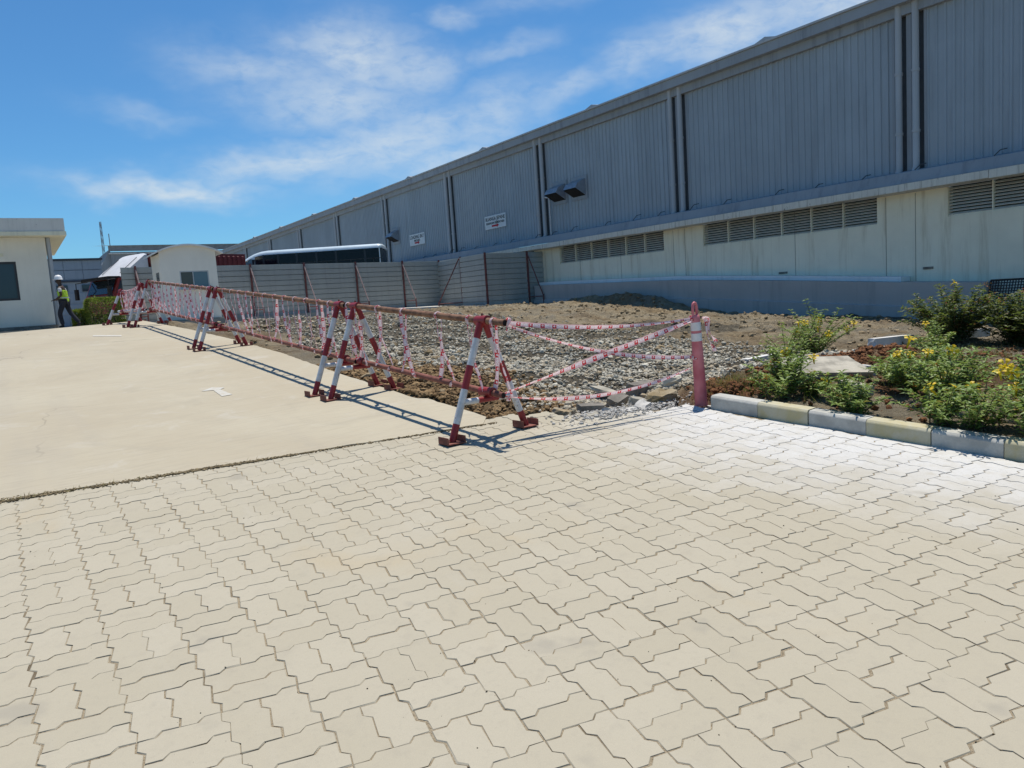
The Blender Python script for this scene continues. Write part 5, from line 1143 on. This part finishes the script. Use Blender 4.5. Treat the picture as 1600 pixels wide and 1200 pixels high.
# ------------------------------------------------------------------ bus
def place(root, loc, fwd):
    f = Vector((fwd[0], fwd[1], 0)).normalized(); m = Matrix((f, Vector((-f.y, f.x, 0)), Vector((0, 0, 1)))).transposed().to_4x4(); m.translation = Vector(loc); root.matrix_world = m
TYRE = mat('tyre_rubber', (.02, .02, .02), .9, .2, 10); RIM = mat('wheel_rim', (.4, .4, .41), .4, .1, metal=.6)
def wheel(root, x, y, r, w):
    b = MB(); s = 1 if y > 0 else -1
    b.path([(x, y - w / 2, r), (x, y - w * .4, r), (x, y + w * .4, r), (x, y + w / 2, r)], [r * .9, r, r, r * .9], 24); o = b.build('wheel', [TYRE], root, 40)
    b = MB(); b.tube((x, y + s * w * .51, r), (x, y + s * w * .46, r), r * .55, r * .62, n=20); b.build('rim', [RIM], o, 40)
def bus():
    root = empty('minibus'); place(root, (13.85, 39.4, 1.53), (-.845, .535)); tag(root, 'pale blue and white minibus parked behind the hoarding fence', 'bus')
    BW = mat('bus_paint', (.58, .68, .74), .3, .05, 2, spec=.5, bump=.0); BB = mat('bus_blue_paint', (.22, .38, .52), .3, .05, 2, bump=.0); BK = mat('bus_pillar_black', (.015, .017, .025), .3, .05, bump=.0); SEAT = mat('seat_fabric', (.08, .09, .13), .9, .2)
    L, Wd = 3.68, 1.05; zb, zw0, zw1, zr = .5, 1.75, 3.1, 3.36
    # lower body
    b = MB(); pr = [(-L, zb), (L - .05, zb), (L + .12, .8), (L + .1, 1.35), (L - .02, zw0), (-L, zw0)]
    for s in (-1, 1): b.poly([(u, s * Wd, v) for u, v in (pr if s < 0 else reversed(pr))])
    for i in range(len(pr)): (u0, v0), (u1, v1) = pr[i], pr[(i + 1) % len(pr)]; b.poly([(u0, -Wd, v0), (u0, Wd, v0), (u1, Wd, v1), (u1, -Wd, v1)], 0)
    b.build('body', [BW], root)
    b = MB(); [b.box(-L + .02, L - .05, s * (Wd + .004) - .004, s * (Wd + .004) + .004, 1.05, 1.5) for s in (-1, 1)]; b.build('blue_stripe', [BB], root)
    # roof: lofted sections
    xs = [-L - .0, -L + .05, -L + .2, -1.5, 0, 1.5, L - 1.5, L - 1.15, L - .85, L - .55, L - .3, L - .12]
    def sec(x):
        t = max(0, (x - (L - 1.5)) / 1.38); top = zr - .55 * t ** 2.0 - (.10 if x <= -L + .001 else .02 if x < -L + .1 else 0); low = zw1 - .40 * t ** 2; hw = Wd - .05 - .12 * t ** 2
        return [(x, -Wd + .02 + .1 * t * t, low), (x, -hw - .01, low + (top - low) * .35), (x, -hw + .08, low + (top - low) * .75), (x, -hw + .3, top - .03), (x, 0, top), (x, hw - .3, top - .03), (x, hw - .08, low + (top - low) * .75), (x, hw + .01, low + (top - low) * .35), (x, Wd - .02 - .1 * t * t, low)]
    b = MB(); ss = [sec(x) for x in xs]; n = 9; vs = [p for s in ss for p in s]
    b.raw(vs, [(i * n + k, i * n + k + 1, (i + 1) * n + k + 1, (i + 1) * n + k) for i in range(len(xs) - 1) for k in range(n - 1)] + [tuple(range(n)), tuple(reversed(range((len(xs) - 1) * n, len(xs) * n)))]); b.build('roof', [BW], root, 50)
    # window band: pillars and panes on both sides, real openings
    px = [-L + .02, -L + .85, -1.35, -.35, .65, 1.6, 2.35]
    for s in (-1, 1):
        for x in px + [L - .78]: b = MB(); b.box(x - .05, x + .05, s * (Wd - .03) - .025, s * (Wd - .03) + .025, zw0, zw1 - (.2 if x > L - 1 else 0)); b.build('window_pillar', [BK], root)
        for i in range(len(px)):
            x1 = (px + [L - .78])[i + 1]; b = MB(); b.box(px[i] + .05, x1 - .05, s * (Wd - .025) - .006, s * (Wd - .025) + .006, zw0 + .01, zw1 - (.2 if x1 > L - 1 else .01)); w = b.build('side_window', [GLT], root)
            b = MB(); zz = zw0 + (zw1 - zw0) * .62; b.box(px[i] + .05, x1 - .05, s * (Wd - .01) - .01, s * (Wd - .01) + .01, zz - .015, zz + .015); b.box((px[i] + x1) / 2 - .012, (px[i] + x1) / 2 + .012, s * (Wd - .01) - .01, s * (Wd - .01) + .01, zw0, zz); b.build('sliding_frame', [DKF], w)
        # curved front quarter pillar
        b = MB(); b.raw([(L - .83, s * (Wd - .01), zw0), (L - .68, s * (Wd - .01), zw0), (L - .72, s * (Wd - .04), zw1 - .12), (L - .9, s * (Wd - .02), zw1 - .06)], [(0, 1, 2, 3)]); b.build('front_pillar', [BW], root)
        b = MB(); b.raw([(L - .68, s * (Wd - .02), zw0 + .02), (L - .12, s * (Wd - .06), zw0 + .02), (L - .36, s * (Wd - .12), zw1 - .34), (L - .72, s * (Wd - .05), zw1 - .14)], [(0, 1, 2, 3)]); b.build('quarter_window', [GLB], root)
    b = MB(); ys = np.linspace(-1, 1, 7); bow = lambda y: .1 * (1 - y * y)
    V = [(L - .10 + bow(y), y * (Wd - .07), zw0 + .01) for y in ys] + [(L - .30 + bow(y), y * (Wd - .13), zw1 - .36) for y in ys]
    b.raw(V, [(i, i + 1, 8 + i, 7 + i) for i in range(6)]); b.build('windscreen', [GLB], root, 40)
    b = MB(); b.box(-L + .0, -L + .03, -Wd + .15, Wd - .15, zw0 + .05, zw1 - .05); b.build('rear_window', [GLT], root)
    for s in (-1, 1):
        b = MB(); b.box(-L - .01, -L + .12, s * (Wd - .07) - .06, s * (Wd - .07) + .06, zw0, zw1 + .1); b.build('rear_pillar', [BW], root)
        b = MB(); b.box(L + .06, L + .14, s * .75 - .16, s * .75 + .16, .9, 1.12); b.build('headlight', [GLB], root)
        b = MB(); b.path([(L - .3, s * Wd, 2.4), (L + .05, s * (Wd + .25), 2.5), (L + .08, s * (Wd + .28), 2.1)], .02, 6); b.box(L + .04, L + .12, s * (Wd + .28) - .09, s * (Wd + .28) + .09, 1.95, 2.25); b.build('mirror', [DKF], root)
        wheel(root, 2.2, s * (Wd - .12), .42, .26); wheel(root, -1.9, s * (Wd - .12), .42, .26)
    for k in range(6):
        for y in (-.6, .6): b = MB(); b.box(-2.9 + k * .85, -2.75 + k * .85, y - .4, y + .4, 1.2, 2.15); b.build('seat', [SEAT], root)
bus()
# ------------------------------------------------------------------ truck
def truck():
    root = empty('truck'); place(root, (5.1, 37.05, 1.52), (-.93, -.36)); tag(root, 'dark red truck with white roof deflector and maroon container, behind the fence end', 'truck')
    MR = mat('maroon_container', (.13, .022, .025), .6, .15, 2); CR = mat('truck_red', (.20, .02, .018), .4, .1); WD = mat('deflector_white', (.68, .68, .68), .4, .05); CH = mat('chassis_dark', (.02, .02, .022), .8, .1)
    b = MB(); b.box(-4.6, 0, -1.22, 1.22, 1.05, 3.0); tr = b.build('container', [MR], root)
    rm = MB(); rm.cbox(-.06, .06, -.04, .04, 0, 1.75, .02); rmm = rm.mesh('container_rib', [MR])
    for s in (-1, 1):
        for k in range(18): link('container_rib', rmm, tr, (-4.45 + k * .25, s * 1.225, 1.15))
    for k in range(9): link('container_rib', rmm, tr, (.005, -1.05 + k * .262, 1.15), (0, 0, R(90)))
    b = MB(); b.box(-4.6, 1.8, -.45, .45, .6, 1.0); b.build('chassis', [CH], root)
    b = MB(); pr = [(.35, .55), (1.85, .55), (1.9, 1.2), (1.82, 1.32), (1.55, 1.98), (.35, 2.02)]
    for s in (-1, 1): b.poly([(u, s * 1.15, v) for u, v in (pr if s < 0 else reversed(pr))])
    for i in range(6): (u0, v0), (u1, v1) = pr[i], pr[(i + 1) % 6]; b.poly([(u0, -1.15, v0), (u0, 1.15, v0), (u1, 1.15, v1), (u1, -1.15, v1)])
    cab = b.build('cab', [CR], root)
    b = MB(); b.raw([(1.845, -1.02, 1.36), (1.845, 1.02, 1.36), (1.6, 1.0, 1.93), (1.6, -1.0, 1.93)], [(0, 1, 2, 3)]); b.build('windscreen', [GL], root)
    for s in (-1, 1):
        b = MB(); y = s * 1.156; b.raw([(.95, y, 1.36), (1.7, y, 1.36), (1.48, y, 1.88), (.95, y, 1.88)], [(0, 1, 2, 3)]); d = b.build('side_window', [GL], root)
        b = MB(); b.box(.4, .88, y - .004, y + .004, 1.36, 1.9); b.build('sleeper_panel', [CH], root)
        b = MB(); b.path([(1.7, y, 1.95), (2.1, s * 1.35, 1.9), (2.1, s * 1.38, 1.3)], .02, 6); b.box(2.04, 2.14, s * 1.38 - .1, s * 1.38 + .1, 1.2, 1.65); b.build('mirror', [CH], root)
        wheel(root, 1.5, s * .95, .48, .3); wheel(root, -1.0, s * .95, .48, .3); wheel(root, -3.8, s * .95, .48, .3)
    b = MB(); b.box(1.45, 1.95, -1.1, 1.1, 2.0, 2.06); b.box(1.9, 2.0, -1.1, 1.1, 1.93, 2.04); b.build('sun_visor', [CH], root)
    b = MB(); n = 9; V = []
    for y in np.linspace(-1.05, 1.05, n):
        e = 1 - .06 * abs(y / 1.05) ** 8; V += [(1.45, y, 2.02), (.85, y * .98, 2.02 + .49 * e), (.25, y * .96, 2.02 + .98 * e), (.12, y * .94, 2.02 + 1.02 * e), (.1, y * .94, 2.02)]
    b.raw(V, [(i * 5 + k, i * 5 + k + 1, i * 5 + 6 + k, i * 5 + 5 + k) for i in range(n - 1) for k in range(4)] + [tuple(range(5)), tuple(reversed(range((n - 1) * 5, n * 5)))]); df = b.build('roof_deflector', [WD], root, 50)
    b = MB(); [b.tube((1.25, s * .75, 2.22), (.45, s * .75, 2.87), .012, n=5) for s in (-1, 1)]; b.build('deflector_groove', [CH], df)
truck()
# ------------------------------------------------------------------ walking person
def person():
    SK = mat('dark_skin', (.055, .03, .018), .6, .1); VS = mat('hi_vis_vest', (.42, .62, .04), .75, .12, 6); TS = mat('white_sleeve', (.5, .5, .5), .85, .1); TR = mat('dark_trousers', (.018, .02, .028), .9, .2); HT_ = mat('white_helmet', (.78, .78, .77), .3, .04); BT = mat('dark_boots', (.015, .013, .012), .7, .1); GRY = mat('reflective_strip', (.6, .6, .58), .4, .05)
    root = empty('person'); place(root, (1.68, 29.3, 1.575), (-.92, .38)); root.scale = (.96, .96, .96); tag(root, 'person in white helmet and yellow-green vest walking left past the gatehouse', 'person')
    def skin(name, pts, edges, rad, m, parent, rootv=0, lv=2):
        me = bpy.data.meshes.new(name); me.from_pydata(pts, edges, []); me.update(); o = bpy.data.objects.new(name, me); COL.objects.link(o)
        md = o.modifiers.new('s', 'SKIN'); 
        for i, r in enumerate(rad): me.skin_vertices[0].data[i].radius = (r, r) if not isinstance(r, tuple) else r
        for i in range(len(pts)): me.skin_vertices[0].data[i].use_root = (i == rootv)
        o.modifiers.new('d', 'SUBSURF').render_levels = lv; o.modifiers['d'].levels = lv
        bpy.context.view_layer.update(); nm = bpy.data.meshes.new_from_object(o.evaluated_get(bpy.context.evaluated_depsgraph_get())); bpy.data.objects.remove(o)
        nm.materials.clear(); nm.materials.append(m); nm.polygons.foreach_set('use_smooth', [True] * len(nm.polygons)); nm.update(); return link(name, nm, parent)
    P = [(0, 0, .92), (.02, 0, 1.12), (.04, 0, 1.34), (.06, 0, 1.46), (.085, 0, 1.54), (.10, 0, 1.62), (.115, 0, 1.70),          # 0-6 pelvis..crown
         (.0, .10, .88), (.16, .10, .50), (.10, .10, .09), (.22, .10, .035),                                                        # 7-10 left leg (forward)
         (.0, -.10, .88), (-.12, -.10, .50), (-.36, -.10, .16), (-.28, -.10, .05),                                                  # 11-14 right leg (behind)
         (.05, .19, 1.38), (-.02, .25, 1.12), (.18, .22, .98), (.26, .19, .97),                                                     # 15-18 left arm bent forward
         (.05, -.19, 1.38), (-.05, -.25, 1.12), (.15, -.22, 1.0), (.23, -.19, .99)]                                                 # 19-22 right arm
    E = [(0, 1), (1, 2), (2, 3), (3, 4), (4, 5), (5, 6), (0, 7), (7, 8), (8, 9), (9, 10), (0, 11), (11, 12), (12, 13), (13, 14), (2, 15), (15, 16), (16, 17), (17, 18), (2, 19), (19, 20), (20, 21), (21, 22)]
    rd = [.12, .115, .125, .055, .07, .088, .07, .08, .058, .042, .035, .08, .058, .042, .035, .055, .042, .034, .03, .055, .042, .034, .03]
    body = skin('body', P, E, rd, SK, root)
    skin('trousers', [P[i] for i in (0, 7, 8, 9, 11, 12, 13)], [(0, 1), (1, 2), (2, 3), (0, 4), (4, 5), (5, 6)], [.14, .10, .078, .066, .10, .078, .066], TR, root)
    skin('vest', [(0, 0, .86), (.02, 0, 1.1), (.04, 0, 1.33), (.05, 0, 1.42), (.05, .13, 1.38), (.05, -.13, 1.38)], [(0, 1), (1, 2), (2, 3), (2, 4), (2, 5)], [.175, .165, .17, .10, .085, .085], VS, root, 1)
    for s, i in ((1, 15), (-1, 19)): skin('sleeve', [P[i], tuple(np.array(P[i]) * .35 + np.array(P[i + 1]) * .65)], [(0, 1)], [.07, .058], TS, root)
    for a, b_ in ((9, 10), (13, 14)): skin('boot', [tuple(np.array(P[a]) + [0, 0, .03]), (P[a][0], P[a][1], P[b_][2] + .02), (P[b_][0] + .02, P[b_][1], P[b_][2] + .005)], [(0, 1), (1, 2)], [.055, .052, .042], BT, root)
    b = MB(); b.lathe([(.135, 1.665), (.128, 1.675), (.124, 1.72), (.108, 1.775), (.07, 1.815), (.0, 1.828)], 20, org=(.10, 0, 0)); b.lathe([(.135, 1.665), (.12, 1.66)], 20, org=(.10, 0, 0)); b.raw([(.19, -.10, 1.675), (.285, -.06, 1.66), (.285, .06, 1.66), (.19, .10, 1.675)], [(0, 1, 2, 3)]); b.build('helmet', [HT_], root, 50)
    b = MB()
    for s in (-1, 1): b.tube((.195, s * .035, 1.63), (.2, s * .035, 1.63), .011, n=8)
    b.raw([(.2, -.014, 1.585), (.2, .014, 1.585), (.226, 0, 1.59), (.195, 0, 1.63)], [(0, 1, 2), (1, 3, 2), (0, 2, 3)]); b.raw([(.192, -.025, 1.55), (.192, .025, 1.55), (.195, .02, 1.557), (.195, -.02, 1.557)], [(0, 1, 2, 3)]); b.build('face', [mat('face_features', (.025, .014, .01), .6, .05)], root)
    # hands with fingers
    for s, i in ((1, 18), (-1, 22)):
        c = Vector(P[i]); b = MB()
        for k in range(4): y = c.y + s * (-.025 + .016 * k); b.path([(c.x + .01, y, c.z), (c.x + .055 + .006 * (1.5 - abs(k - 1.5)), y, c.z - .008), (c.x + .075, y, c.z - .04)], [.009, .008, .006], 6)
        b.path([(c.x - .01, c.y - s * .03, c.z), (c.x + .02, c.y - s * .055, c.z - .01), (c.x + .045, c.y - s * .05, c.z - .025)], [.011, .009, .007], 6); b.build('fingers', [SK], root, 60)
    b = MB()
    for z in (1.02,): b.lathe([(.178, z), (.178, z + .03)], 18, org=(.015, 0, 0))
    b.build('reflective_strips', [GRY], root, 60)
person()
